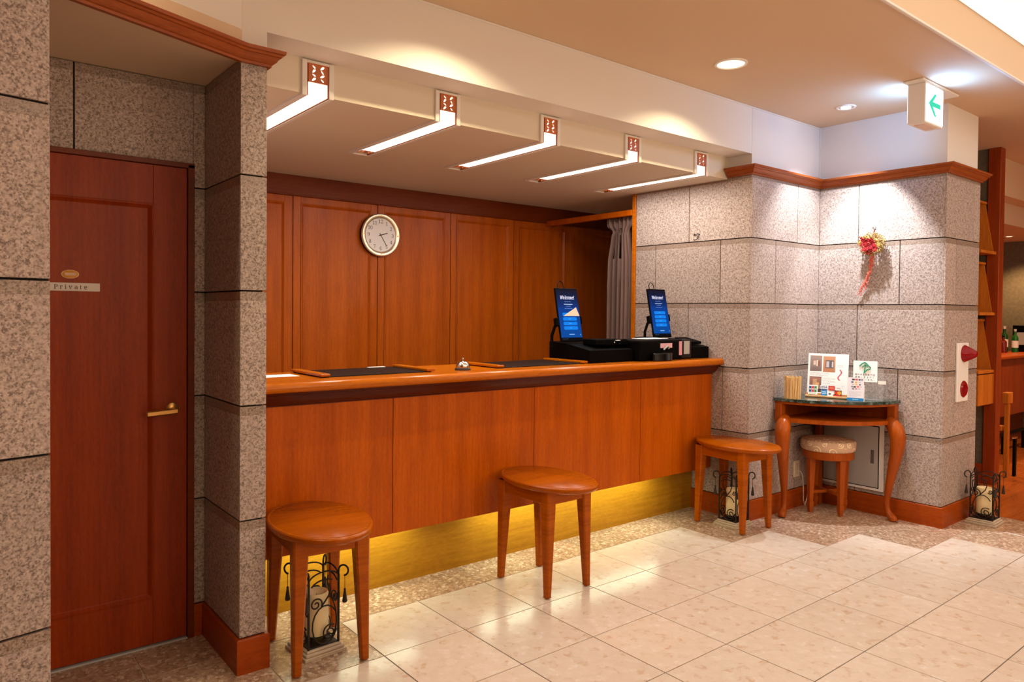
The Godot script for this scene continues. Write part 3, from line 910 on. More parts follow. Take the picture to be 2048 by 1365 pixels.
func make_lantern(label: String) -> Node3D:
	var t := thing("iron_lantern", label, "lantern", Vector3.ZERO, 0.0, "wrought iron candle lanterns on the floor")
	var base := S()
	box(base, Vector3(-0.092, 0, -0.092), Vector3(0.092, 0.014, 0.092), 0.002)
	box(base, Vector3(-0.085, 0.014, -0.085), Vector3(0.085, 0.026, 0.085), 0.003)
	box(base, Vector3(-0.076, 0.026, -0.076), Vector3(0.076, 0.036, 0.076), 0.003)
	obj("wooden_base", base, M.old_wood, t)
	var fr := S()
	var q := 0.066
	for sx in [-1.0, 1.0]:
		for sz in [-1.0, 1.0]:
			box(fr, Vector3(sx * q - 0.004, 0.036, sz * q - 0.004), Vector3(sx * q + 0.004, 0.315, sz * q + 0.004), 0.001)
	box(fr, Vector3(-0.066, 0.036, -0.066), Vector3(0.066, 0.041, 0.066), 0.001)
	obj("frame", fr, M.iron, t)
	var sc := S()
	for r in 4:
		var lines := []
		var arc := []
		for i in 13:
			var a := PI * i / 12.0
			arc.append(Vector3(-0.066 * cos(a), 0.305 + 0.034 * sin(a), 0))
		lines.append(arc)
		var arc2 := []
		for i in 11:
			var a := PI * (0.12 + 0.6 * i / 10.0)
			arc2.append(Vector3(-0.058 * cos(a), 0.272 + 0.034 * sin(a), 0))
		lines.append(arc2)
		lines.append(spiral(-0.034, 0.212, 0.028, 0.005, -0.5, 1.5))
		var stem := []
		for i in 15:  # long curve from the left scroll down and round the foot of the panel
			var a := lerpf(0.6, 5.9, i / 14.0)
			stem.append(Vector3(0.006 + 0.056 * cos(a), 0.122 + 0.078 * sin(a), 0))
		lines.append(stem)
		lines.append([Vector3(-0.010, 0.200, 0), Vector3(0.004, 0.214, 0), Vector3(0.022, 0.236, 0), Vector3(0.03, 0.262, 0), Vector3(0.022, 0.285, 0)])
		lines.append(spiral(0.026, 0.086, 0.033, 0.006, 0.9, 1.6))
		lines.append(spiral(0.050, 0.228, 0.015, 0.003, 3.6, 1.3, 16))
		var b := Basis(Vector3.UP, r * PI / 2)
		for l in lines:
			var w := []
			for p in l:
				w.append(b * (p + Vector3(0, 0, q)))
			tube(sc, w, 0.0033, 5)
	obj("scrollwork", sc, M.iron, t)
	for sx in [-1.0, 1.0]:
		for sz in [-1.0, 1.0]:
			var d := Vector3(sx, 0, sz).normalized()
			var pts := [Vector3(sx * q, 0.30, sz * q)]
			for i in 13:
				var a := PI - (PI * 1.45) * i / 12.0
				pts.append(Vector3(sx * q, 0.330, sz * q) + d * (0.020 + 0.020 * cos(a)) + Vector3(0, 0.022 * sin(a), 0))
			obj("hook", tube(S(), pts, 0.004, 6), M.iron, t)
			var h := Vector3(sx * q, 0.314, sz * q) + d * 0.026
			var ts := S()
			tube(ts, [h, h - Vector3(0, 0.058, 0)], 0.0012, 5)
			lathe(ts, [Vector2(0.009, 0.0), Vector2(0.0105, 0.004), Vector2(0.007, 0.03), Vector2(0.004, 0.048), Vector2(0.0052, 0.054), Vector2(0.0, 0.060)], 12, Transform3D(Basis(), h - Vector3(0, 0.115, 0)))
			obj("tassel", ts, M.tassel, t)
	var st := S()
	for k in 3:
		var a := TAU * k / 3.0 + 0.4
		box(st, Vector3(0.034 * cos(a) - 0.004, 0.041, 0.034 * sin(a) - 0.004), Vector3(0.034 * cos(a) + 0.004, 0.066, 0.034 * sin(a) + 0.004), 0.001)
	lathe(st, [Vector2(0, 0.066), Vector2(0.05, 0.066), Vector2(0.052, 0.070), Vector2(0, 0.070)], 24)
	obj("candle_stand", st, M.iron, t)
	var ca := obj("candle", lathe(S(), [Vector2(0, 0.070), Vector2(0.049, 0.070), Vector2(0.051, 0.074), Vector2(0.049, 0.232), Vector2(0.046, 0.241), Vector2(0.038, 0.236), Vector2(0.016, 0.220), Vector2(0.0, 0.218)], 32), M.candle, t)
	obj("wick", tube(S(), [Vector3(0, 0.218, 0), Vector3(0.001, 0.226, 0), Vector3(0.003, 0.231, 0)], 0.0012, 5), M.ink, ca)
	return t

func build_lanterns() -> void:
	var l0 := make_lantern("black iron scroll lantern with a candle under the stool by the granite column")
	l0.position = Vector3(-0.193, 0, -0.225)
	l0.rotation.y = 0.06
	dup(l0, Vector3(2.712, 0, -0.214), -0.04, "black iron scroll lantern with a candle under the stool at the alcove corner")
	dup(l0, Vector3(4.112, 0, 0.790), 0.03, "black iron scroll lantern with a candle against the granite pilaster, in the open")

func quarter(r: float, n := 20) -> PackedVector2Array:
	var p := PackedVector2Array([Vector2(0, 0)])
	for i in n + 1:
		var a := PI / 2 * i / n
		p.append(Vector2(-r * cos(a), -r * sin(a)))
	return p

func leg_path(knee: Vector3) -> Array:  # cabriole: knee swells out, ankle draws in, foot turns out
	return [[Vector3(0, 0.675, 0), 0.036], [knee * 0.25 + Vector3(0, 0.66, 0), 0.045], [knee * 0.62 + Vector3(0, 0.625, 0), 0.052], [knee * 0.80 + Vector3(0, 0.57, 0), 0.050], [knee * 0.72 + Vector3(0, 0.48, 0), 0.043], [knee * 0.42 + Vector3(0, 0.36, 0), 0.033], [knee * 0.1 + Vector3(0, 0.22, 0), 0.024], [knee * -0.05 + Vector3(0, 0.12, 0), 0.018], [knee * 0.05 + Vector3(0, 0.06, 0), 0.018], [knee * 0.30 + Vector3(0, 0.03, 0), 0.025], [knee * 0.56 + Vector3(0, 0.016, 0), 0.028], [knee * 0.60 + Vector3(0, 0.003, 0), 0.023]]

func build_corner_table() -> void:
	# local origin in the corner of the walls; the top reaches to -x and +z
	var t := thing("corner_console_table", "quarter round corner table with a green marble top and cabriole legs", "table", Vector3(3.720, 0, -0.189))
	var flat := Transform3D(Basis(Vector3(1, 0, 0), Vector3(0, 0, -1), Vector3(0, 1, 0)), Vector3.ZERO)
	obj("marble_top", prism(S(), quarter(0.592), 0.797, 0.817, flat, true), M.green_marble, t)
	obj("top_board", prism(S(), quarter(0.580), 0.780, 0.797, flat, true), M.table_wood, t)
	obj("shelf", prism(S(), quarter(0.570), 0.655, 0.682, flat, true), M.table_wood, t)
	obj("back_board", bx(-0.54, 0.682, 0.002, 0.0, 0.780, 0.014), M.table_wood, t)
	obj("back_board", bx(-0.014, 0.682, 0.014, -0.002, 0.780, 0.54), M.table_wood, t)
	obj("post", bx(-0.58, 0.655, 0.002, -0.524, 0.780, 0.052, 0.003), M.table_wood, t)
	obj("post", bx(-0.052, 0.655, 0.524, -0.002, 0.780, 0.58, 0.003), M.table_wood, t)
	obj("leg", bx(-0.06, 0.0, 0.016, -0.018, 0.655, 0.06, 0.003), M.table_wood, t)
	for q in [[Vector3(-0.540, 0, 0.060), Vector3(-0.095, 0, 0.03)], [Vector3(-0.060, 0, 0.540), Vector3(-0.03, 0, 0.095)]]:
		var pts := []
		var rs := []
		var path := leg_path(q[1])
		for i in path.size() - 1:
			for k in 3:
				pts.append(path[i][0].lerp(path[i + 1][0], k / 3.0))
				rs.append(lerpf(path[i][1], path[i + 1][1], k / 3.0))
		pts.append(path[-1][0])
		rs.append(path[-1][1])
		# soften the corners of the path
		for pass_ in 2:
			for i in range(1, pts.size() - 1):
				pts[i] = (pts[i - 1] + pts[i] * 2.0 + pts[i + 1]) / 4.0
				rs[i] = (rs[i - 1] + rs[i] * 2.0 + rs[i + 1]) / 4.0
		obj("cabriole_leg", tube(S(), pts, rs, 16), M.table_wood, t, q[0])
	# padded stool
	var s := thing("padded_stool", "round stool with a cream damask cushion under the corner table", "stool", Vector3(3.532, 0, -0.004), 0.35)
	var ring := [Vector2(0.135, 0.388), Vector2(0.168, 0.388), Vector2(0.172, 0.393), Vector2(0.172, 0.438), Vector2(0.166, 0.443), Vector2(0.135, 0.443)]
	obj("seat_ring", lathe(S(), ring, 40), M.table_wood, s)
	var cu := S()
	var seg := 48
	var prof := [Vector2(0.0, 0.443), Vector2(0.173, 0.443), Vector2(0.180, 0.451), Vector2(0.182, 0.466), Vector2(0.181, 0.500), Vector2(0.174, 0.512), Vector2(0.152, 0.520), Vector2(0.09, 0.527), Vector2(0.0, 0.529)]
	obj("cushion", lathe(cu, prof, seg), damask(), s)
	for k in 4:
		var a := TAU * (k + 0.5) / 4.0
		var lp := Vector3(0.138 * cos(a), 0, 0.138 * sin(a))
		var st := S()
		var xf := Transform3D(Basis(Vector3.UP, -a), lp)
		for q in [[0.045, 0.005, 0.016, 0.011], [0.080, 0.045, 0.017, 0.017], [0.388, 0.080, 0.023, 0.014]]:
			for f in 4:
				var c0 := [Vector3(-1, 0, -1), Vector3(1, 0, -1), Vector3(1, 0, 1), Vector3(-1, 0, 1)]
				var d0: Vector3 = c0[f]
				var d1: Vector3 = c0[(f + 1) % 4]
				face(st, [xf * (d0 * q[2] + Vector3(0, q[0], 0)), xf * (d1 * q[2] + Vector3(0, q[0], 0)), xf * (d1 * q[3] + Vector3(0, q[1], 0)), xf * (d0 * q[3] + Vector3(0, q[1], 0))], xf.basis * (d0 + d1))
		lathe(st, [Vector2(0, 0), Vector2(0.010, 0), Vector2(0.010, 0.006)], 10, xf)
		obj("leg", st, M.table_wood, s)
	var bars := S()
	for a in [PI / 4, -PI / 4]:
		box(bars, Vector3(-0.128, 0.135, -0.009), Vector3(0.128, 0.155, 0.009), 0.002, Transform3D(Basis(Vector3.UP, a), Vector3(0, 0.0 if a > 0 else 0.0005, 0)))
	obj("stretcher", bars, M.table_wood, s)
	# things on the table
	var top := 0.817
	var h := thing("stick_holder", "round holder made of upright pale bamboo sticks on the corner table", "holder", Vector3(3.198, top, -0.088))
	for k in 38:
		var a := TAU * k / 38.0
		var p := Vector3(0.050 * cos(a), 0, 0.050 * sin(a))
		var q := Vector3(0.052 * cos(a + 0.2 * sin(k * 1.7)), 0.150 + 0.005 * sin(k * 2.3), 0.052 * sin(a + 0.2 * sin(k * 1.7)))
		obj("stick", tube(S(), [p, q], 0.0045, 6), M.bamboo[k % 3], h)
	obj("lining", lathe(S(), [Vector2(0, 0.0), Vector2(0.045, 0.0), Vector2(0.045, 0.143), Vector2(0.042, 0.143), Vector2(0.042, 0.01), Vector2(0, 0.01)], 24), M.bamboo[0], h)
	var face_dir := Vector3(-0.95, 0, 0.31).normalized()
	var turn := atan2(face_dir.x, face_dir.z)
	var ps := thing("notice_stand", "white notice with three photos and payment card stickers on an acrylic stand", "notice", Vector3(3.452, top + 0.002, 0.026), turn)
	var lean := Transform3D(Basis(Vector3(1, 0, 0), -0.16), Vector3(0, 0.026, 0.02))
	sheet("notice_sheet", 0.262, 0.280, 0.002, picture(notice_image()), M.paper, ps, lean)
	var foot := S()
	box(foot, Vector3(-0.14, 0, -0.05), Vector3(0.14, 0.012, 0.05), 0.002)
	box(foot, Vector3(-0.14, 0.012, 0.012), Vector3(0.14, 0.030, 0.019), 0.001)
	obj("wooden_foot", foot, M.bamboo[1], ps)
	var stick := [["card_sticker", -0.092, 0.016, 0.062, 0.066, 0], ["card_sticker", -0.022, 0.052, 0.050, 0.030, 1], ["card_sticker", -0.018, 0.014, 0.036, 0.036, 2], ["card_sticker", 0.030, 0.050, 0.042, 0.032, 3], ["card_sticker", 0.022, 0.012, 0.036, 0.030, 4], ["card_sticker", 0.076, 0.053, 0.036, 0.026, 5], ["card_sticker", 0.072, 0.020, 0.046, 0.034, 6], ["card_sticker", 0.066, -0.004, 0.050, 0.024, 7]]
	for q in stick:
		var sh := sheet(q[0], q[3], q[4], 0.001, picture(sticker_image(q[5])), M.paper, ps, Transform3D(Basis(Vector3(1, 0, 0), -0.16), Vector3(q[1], q[2], 0.0275 - q[2] * 0.16)))
		if q[5] == 1:
			letters("lettering", "VISA", 0.016, mat(rgb8(26, 40, 120), 0.5), sh, Transform3D(Basis(), Vector3(0, 0.019, 0.0003)), false, 0.0004, true)
	var es := thing("ear_mark_sign", "white card with a green arrow shaped ear mark on a clear stand", "sign", Vector3(3.545, top, 0.255), turn + 0.12)
	var el := Transform3D(Basis(Vector3(1, 0, 0), -0.1).scaled_local(Vector3(0.80, 0.84, 1.0)), Vector3(-0.012, 0.122, -0.004))
	var card := sheet("card", 0.185, 0.170, 0.002, picture(ear_card_image()), M.paper, es, el)
	var mark := S()
	tube(mark, [Vector3(-0.045, 0.128, 0.002), Vector3(-0.026, 0.148, 0.002), Vector3(-0.004, 0.158, 0.002), Vector3(0.010, 0.150, 0.002), Vector3(0.022, 0.134, 0.002), Vector3(0.040, 0.118, 0.002), Vector3(0.036, 0.106, 0.002), Vector3(0.012, 0.098, 0.002), Vector3(-0.004, 0.080, 0.002), Vector3(-0.012, 0.070, 0.002)], 0.0045, 6)
	tube(mark, [Vector3(-0.010, 0.072, 0.002), Vector3(-0.004, 0.100, 0.002), Vector3(0.002, 0.140, 0.002)], 0.004, 6)
	tube(mark, [Vector3(-0.024, 0.118, 0.002), Vector3(0.001, 0.142, 0.002), Vector3(0.018, 0.120, 0.002)], 0.004, 6)
	obj("green_mark", mark, M.green_ink, card)
	var ac := S()
	box(ac, Vector3(-0.10, 0.0, -0.012), Vector3(0.10, 0.215, -0.009), 0.0005, Transform3D(Basis(Vector3(1, 0, 0), -0.1), Vector3.ZERO))
	box(ac, Vector3(-0.10, 0.0, -0.05), Vector3(0.10, 0.004, 0.05), 0.0005)
	obj("clear_stand", ac, M.clear, es)
	var lb := obj("price_tab", bx(-0.018, 0, 0, 0.030, 0.022, 0.001), M.paper, es, Vector3(0.085, 0.11, 0.0))
	var fs := thing("leaflet_stand", "small pale leaflet with payment marks and a blue foot in a white stand", "leaflet", Vector3(3.405, top, 0.246), turn + 0.05)
	sheet("leaflet", 0.100, 0.156, 0.0015, picture(leaflet_image()), M.paper, fs, Transform3D(Basis(Vector3(1, 0, 0), -0.12), Vector3(0, 0.004, 0.02)))
	obj("prop", prism(S(), PackedVector2Array([Vector2(-0.05, 0), Vector2(0.028, 0), Vector2(0.0, 0.11), Vector2(-0.006, 0.11)]), -0.001, 0.001, Transform3D(Basis(Vector3(0, 0, 1), Vector3(0, 1, 0), Vector3(-1, 0, 0)), Vector3(0.05, 0, -0.014))), M.paper, fs)

# ---------------------------------------------------------------- printed pictures
func picture(im: Image, e := 0.0) -> StandardMaterial3D:
	var m := mat(Color(1, 1, 1), 0.55)
	m.albedo_texture = ImageTexture.create_from_image(im)
	if e > 0.0:
		m.albedo_color = Color(0.02, 0.02, 0.02)
		m.roughness = 0.25
		m.metallic_specular = 0.15
		m.emission_enabled = true
		m.emission_texture = m.albedo_texture
		m.emission_operator = BaseMaterial3D.EMISSION_OP_MULTIPLY
		m.emission = Color(1, 1, 1)
		m.emission_energy_multiplier = e
	return m

func canvas(w: int, h: int, c: Color) -> Image:
	var im := Image.create(w, h, false, Image.FORMAT_RGB8)
	im.fill(c)
	return im

func fr(im: Image, x: float, y: float, w: float, h: float, c: Color) -> void:
	im.fill_rect(Rect2i(int(x), int(y), int(maxf(w, 1)), int(maxf(h, 1))), c)

func grad(im: Image, x: int, y: int, w: int, h: int, a: Color, b: Color) -> void:
	for k in h:
		fr(im, x, y + k, w, 1, a.lerp(b, float(k) / h))

func text_lines(im: Image, x: int, y: int, w: int, n: int, step: int, c: Color) -> void:
	for k in n:
		var cx := x
		while cx < x + w * (1.0 if k % 3 != 2 else 0.6):
			var l := rng.randi_range(4, 14)
			fr(im, cx, y + k * step, l, 3, c)
			cx += l + rng.randi_range(2, 4)

func notice_image() -> Image:
	var im := canvas(440, 480, rgb8(246, 243, 242))
	grad(im, 22, 26, 130, 190, rgb8(172, 146, 134), rgb8(120, 100, 96))
	fr(im, 48, 76, 86, 84, rgb8(150, 128, 118))
	fr(im, 58, 90, 26, 50, rgb8(220, 196, 176))
	fr(im, 92, 84, 14, 70, rgb8(238, 220, 206))
	fr(im, 110, 92, 18, 62, rgb8(150, 76, 62))
	grad(im, 166, 32, 132, 190, rgb8(206, 150, 112), rgb8(184, 120, 84))
	fr(im, 190, 78, 90, 98, rgb8(118, 100, 96))
	fr(im, 200, 92, 30, 70, rgb8(196, 188, 192))
	fr(im, 238, 88, 18, 80, rgb8(92, 90, 104))
	fr(im, 260, 96, 14, 64, rgb8(206, 204, 210))
	grad(im, 22, 282, 132, 186, rgb8(168, 120, 104), rgb8(112, 72, 56))
	fr(im, 22, 282, 132, 10, rgb8(128, 62, 46))
	fr(im, 60, 310, 44, 150, rgb8(196, 150, 116))
	fr(im, 92, 350, 36, 96, rgb8(214, 164, 110))
	fr(im, 100, 430, 40, 34, rgb8(70, 48, 42))
	text_lines(im, 26, 232, 200, 4, 11, rgb8(128, 118, 118))
	text_lines(im, 168, 290, 130, 12, 13, rgb8(150, 142, 142))
	text_lines(im, 320, 140, 60, 2, 14, rgb8(110, 104, 100))
	text_lines(im, 300, 380, 90, 2, 16, rgb8(150, 142, 142))
	for k in 130:  # the red wavy map line
		var y := 186 + k
		fr(im, 344 + 20 * sin(k / 130.0 * TAU) * (0.7 + 0.3 * k / 130.0), y, 16, 2, rgb8(206, 96, 104))
	return im

func sticker_image(k: int) -> Image:
	var im := canvas(64, 64, rgb8(248, 248, 246))
	if k == 0:
		for c in [[6, rgb8(24, 82, 130)], [24, rgb8(208, 44, 58)], [42, rgb8(40, 140, 78)]]:
			fr(im, c[0], 8, 16, 40, c[1])
			fr(im, c[0] + 2, 24, 12, 7, rgb8(232, 232, 232))
		fr(im, 8, 54, 48, 3, rgb8(70, 120, 90))
	elif k == 1:
		fr(im, 0, 50, 64, 14, rgb8(30, 62, 140))
	elif k == 2:
		im.fill(rgb8(22, 134, 206))
		fr(im, 8, 16, 48, 10, rgb8(210, 232, 246))
		fr(im, 8, 34, 48, 10, rgb8(190, 222, 242))
	elif k == 3:
		im.fill(rgb8(198, 52, 48))
		fr(im, 10, 14, 44, 30, rgb8(216, 110, 84))
	elif k == 4:
		for y in 30:
			fr(im, 14, 18 + y, 2.0 * sqrt(maxf(0, 225.0 - (y - 15.0) * (y - 15.0))), 1, rgb8(70, 78, 96))
	elif k == 5:
		fr(im, 6, 20, 40, 8, rgb8(206, 60, 66))
		fr(im, 6, 36, 52, 6, rgb8(160, 150, 150))
	elif k == 6:
		im.fill(rgb8(60, 34, 36))
		for y in 50:
			var w := sqrt(maxf(0, 625.0 - (y - 25.0) * (y - 25.0)))
			fr(im, 22 - w * 0.85, 8 + y, w * 1.7, 1, rgb8(214, 44, 36))
			fr(im, 44 - w * 0.7, 8 + y, w * 1.45, 1, rgb8(240, 162, 52))
	else:
		im.fill(rgb8(226, 56, 52))
		fr(im, 8, 24, 46, 14, rgb8(246, 190, 180))
	return im

const KANA := ["FE44FE44FE44C67F", "00FE929292924C00", "10FF10181C7C5210", "107F1078483E2A49", "E7A5E7245AA57E81", "107C54FF7C54D6BA", "08FF08F824224C80", "44AFA4AEA5B5AA97", "1429FF4A7E4AFF10", "F7A1F5A95FA9F791", "4040404040424438", "107E107E1048FE38", "107E101C2418FF08", "00FE929292924C00", "00FE040810100806", "10FE1050521E3A54", "FE92FE92FE101038", "4040404040424438", "107C38FE3E5468AE", "0818204080402018", "107C18FE207C0E44", "107C107E0822403E", "0000848282A28040"]

func ear_card_image() -> Image:
	var im := canvas(370, 340, rgb8(247, 246, 246))
	var rows := [[0, 8, 208], [8, 15, 250], [15, 23, 292]]
	for r in rows:
		var n: int = r[1] - r[0]
		for k in n:
			var s: String = KANA[r[0] + k]
			var x0 := 30 + int(310.0 * k / n)
			for y in 8:
				var v := s.substr(y * 2, 2).hex_to_int()
				for x in 8:
					if v & (128 >> x):
						fr(im, x0 + x * 4, r[2] + y * 4, 4, 4, rgb8(70, 58, 58))
	return im

func leaflet_image() -> Image:
	var im := canvas(224, 340, rgb8(230, 226, 236))
	for q in [[60, 20, 40, 22, 60, 52, 56], [106, 18, 34, 24, 206, 70, 60], [150, 20, 28, 22, 70, 72, 90], [186, 20, 22, 22, 120, 110, 130], [52, 56, 30, 26, 110, 108, 130], [104, 58, 30, 26, 214, 176, 96], [150, 60, 30, 18, 190, 200, 220], [60, 94, 34, 16, 190, 184, 190], [104, 92, 36, 20, 226, 190, 120], [160, 92, 20, 22, 80, 84, 110], [56, 124, 18, 22, 90, 88, 98], [82, 126, 34, 22, 74, 60, 64], [126, 122, 36, 24, 224, 120, 130], [172, 126, 24, 16, 200, 196, 208], [64, 158, 30, 18, 110, 112, 140], [104, 158, 30, 16, 190, 120, 130], [144, 158, 34, 12, 176, 172, 190]]:
		fr(im, q[0], q[1], q[2], q[3], rgb8(q[4], q[5], q[6]))
	text_lines(im, 24, 206, 170, 6, 13, rgb8(150, 146, 160))
	fr(im, 0, 298, 224, 42, rgb8(14, 128, 200))
	fr(im, 70, 312, 80, 12, rgb8(150, 208, 240))
	return im

func screen_image(flag: bool) -> Image:
	var im := canvas(200, 360, rgb8(12, 60, 140))
	grad(im, 0, 0, 200, 130, rgb8(24, 18, 36), rgb8(14, 52, 124))
	grad(im, 0, 130, 200, 230, rgb8(12, 58, 140), rgb8(8, 78, 160))
	text_lines(im, 70, 86, 62, 1, 10, rgb8(150, 180, 230))
	fr(im, 62, 104, 82, 4, rgb8(206, 220, 250))
	text_lines(im, 80, 118, 44, 1, 10, rgb8(140, 170, 226))
	text_lines(im, 66, 134, 70, 1, 10, rgb8(140, 170, 226))
	for k in 4:
		var y := 166 + 32 * k
		fr(im, 40, y, 124, 24, rgb8(16, 132, 240))
		fr(im, 36, y + 4, 132, 16, rgb8(16, 132, 240))
		fr(im, 90, y + 10, 22, 4, rgb8(90, 176, 255))
	fr(im, 78, 316, 50, 6, rgb8(130, 180, 232))
	fr(im, 182, 318, 6, 8, rgb8(150, 170, 200))
	fr(im, 10, 340, 180, 1, rgb8(6, 30, 70))
	fr(im, 0, 342, 200, 18, rgb8(8, 10, 18))
	text_lines(im, 12, 349, 40, 1, 8, rgb8(90, 100, 120))
	return im

func damask() -> StandardMaterial3D:
	var n := 256
	var im := canvas(n, n, rgb8(204, 166, 138))
	var pts := []
	for q in [[64, 64, 44, 1], [192, 64, 44, -1], [64, 192, 44, -1], [192, 192, 44, 1], [128, 128, 26, 1], [0, 128, 26, -1], [256, 128, 26, -1], [128, 0, 26, -1], [128, 256, 26, 1]]:
		for k in 130:
			var t := k / 130.0
			var a: float = q[3] * (t * TAU * 1.45 + 0.7)
			var r: float = q[2] * (1.0 - t * 0.86)
			pts.append([q[0] + r * cos(a), q[1] + r * sin(a), 2.0 + 3.0 * sin(t * 9.0) * sin(t * 9.0)])
	for p in pts:
		for dy in range(-5, 6):
			for dx in range(-5, 6):
				if dx * dx + dy * dy <= p[2] * p[2]:
					im.set_pixel(posmod(int(p[0]) + dx, n), posmod(int(p[1]) + dy, n), rgb8(242, 224, 180))
	return mat(Color(1, 1, 1), 0.75, 0.0, ImageTexture.create_from_image(im), Vector3(5.0, 5.0, 5.0))

# ---------------------------------------------------------------- on the counter
func build_counter_things() -> void:
	var top := 1.085
	# two desk pads: leather between wooden end bars
	for q in [[-0.035, 0.585, "dark leather desk pad with wooden end bars, between the granite column and the bell"], [0.985, 1.675, "dark leather desk pad with wooden end bars, between the bell and the black terminals"]]:
		var p := thing("desk_pad", q[2], "desk pad", Vector3(q[0], top, -0.90), 0.0, "desk pads on the counter")
		var w: float = q[1] - q[0]
		obj("mat", bx(0.02, 0.0, -0.02, w - 0.02, 0.005, 0.345, 0.001), M.leather, p)
		obj("end_bar", bx(0.0, 0.005, 0.0, 0.048, 0.017, 0.355, 0.002), M.wood_h, p)
		obj("end_bar", bx(w - 0.048, 0.005, 0.0, w, 0.017, 0.355, 0.002), M.wood_h, p)
	tag(obj("paper_sheet", bx(-0.09, 0, -0.06, 0.09, 0.001, 0.06), M.paper, self, Vector3(-0.165, top, -0.75)), "white printed sheet lying on the counter beside the granite column", "paper")
	tag(obj("memo_slip", bx(-0.05, 0, -0.01, 0.05, 0.003, 0.01), M.paper, self, Vector3(0.44, top + 0.006, -0.905)), "white slip of paper on the far edge of the first desk pad", "paper")
	var bell := thing("service_bell", "small chrome service bell on the counter between the two desk pads", "bell", Vector3(0.775, top, -0.575))
	obj("base", lathe(S(), [Vector2(0, 0), Vector2(0.042, 0), Vector2(0.043, 0.006), Vector2(0.036, 0.013), Vector2(0, 0.013)], 28), M.ink, bell)
	obj("dome", lathe(S(), [Vector2(0.036, 0.014), Vector2(0.037, 0.018), Vector2(0.034, 0.030), Vector2(0.026, 0.041), Vector2(0.014, 0.047), Vector2(0.0, 0.049)], 28), M.chrome, bell)
	obj("button", lathe(S(), [Vector2(0.003, 0.049), Vector2(0.003, 0.058), Vector2(0.006, 0.060), Vector2(0.005, 0.064), Vector2(0, 0.066)], 14), M.chrome, bell)
	# check-in terminals
	terminal(Vector3(1.89, top, -0.735), true, "black check-in terminal with a tilted tablet, the one nearer the desk pads")
	terminal(Vector3(2.735, top, -0.70), false, "black check-in terminal with a tilted tablet, against the granite wall")
	var pb := thing("slip_printer", "low black box with a paper slip in front of the nearer terminal", "printer", Vector3(1.90, top + 0.107, -0.66))
	obj("body", bx(-0.10, 0.0, -0.06, 0.09, 0.036, 0.06, 0.004), M.black, pb)
	obj("status_light", bx(0.06, 0.012, 0.06, 0.068, 0.018, 0.0615, 0.0005), M.white, pb)
	var cs := thing("card_reader", "curved black card reader between the two terminals", "card reader", Vector3(2.045, top + 0.107, -0.64))
	var arch := PackedVector2Array()
	for k in 11:
		var a := PI * k / 10.0
		arch.append(Vector2(0.055 * cos(a), 0.035 * sin(a)))
	obj("body", prism(S(), arch, -0.05, 0.05, Transform3D(), true), M.black_gloss, cs)
	obj("slip", bx(-0.02, 0.0, 0, 0.02, 0.002, 0.05), M.paper, cs, Vector3(-0.055, 0.026, 0.0))
	var cb := thing("cash_box", "wide black cash box with pink and grey labels on the counter edge", "cash box", Vector3(2.31, top, -0.60))
	obj("body", bx(-0.215, 0.0, -0.12, 0.205, 0.128, 0.1, 0.006), M.black, cb)
	obj("lid_edge", bx(-0.217, 0.118, -0.122, 0.207, 0.136, 0.102, 0.005), M.dark, cb)
	obj("pink_label", bx(-0.02, 0.082, 0.1, 0.1, 0.112, 0.102), mat(rgb8(222, 168, 176), 0.6), cb)
	obj("pink_label", bx(0.172, 0.03, 0.1, 0.202, 0.122, 0.103), mat(rgb8(214, 150, 164), 0.6), cb)
	obj("hook", tube(S(), [Vector3(0.01, 0.07, 0.105), Vector3(0.03, 0.09, 0.112), Vector3(0.05, 0.095, 0.112), Vector3(0.056, 0.075, 0.108)], 0.006, 8), M.grey_steel, cb)
	obj("paper_top", bx(-0.06, 0.137, -0.11, 0.16, 0.140, 0.02), M.paper, cb)
	var tr := thing("coin_tray", "glossy black oval coin tray in front of the cash box", "tray", Vector3(2.275, top, -0.467))
	obj("body", lathe(S(), [Vector2(0, 0), Vector2(0.95, 0), Vector2(1.0, 0.006), Vector2(1.0, 0.048), Vector2(0.97, 0.052), Vector2(0.9, 0.046), Vector2(0, 0.040)], 36, Transform3D(), 0.095, 0.028), M.black_gloss, tr)
	var rl := thing("receipt_printer", "grey fronted receipt printer at the right end of the cash box", "printer", Vector3(2.578, top, -0.565))
	obj("body", bx(-0.058, 0.0, -0.10, 0.055, 0.132, 0.06, 0.012), M.black_gloss, rl)
	obj("grey_front", bx(-0.038, 0.034, 0.06, 0.022, 0.122, 0.063, 0.001), M.grey_steel, rl)

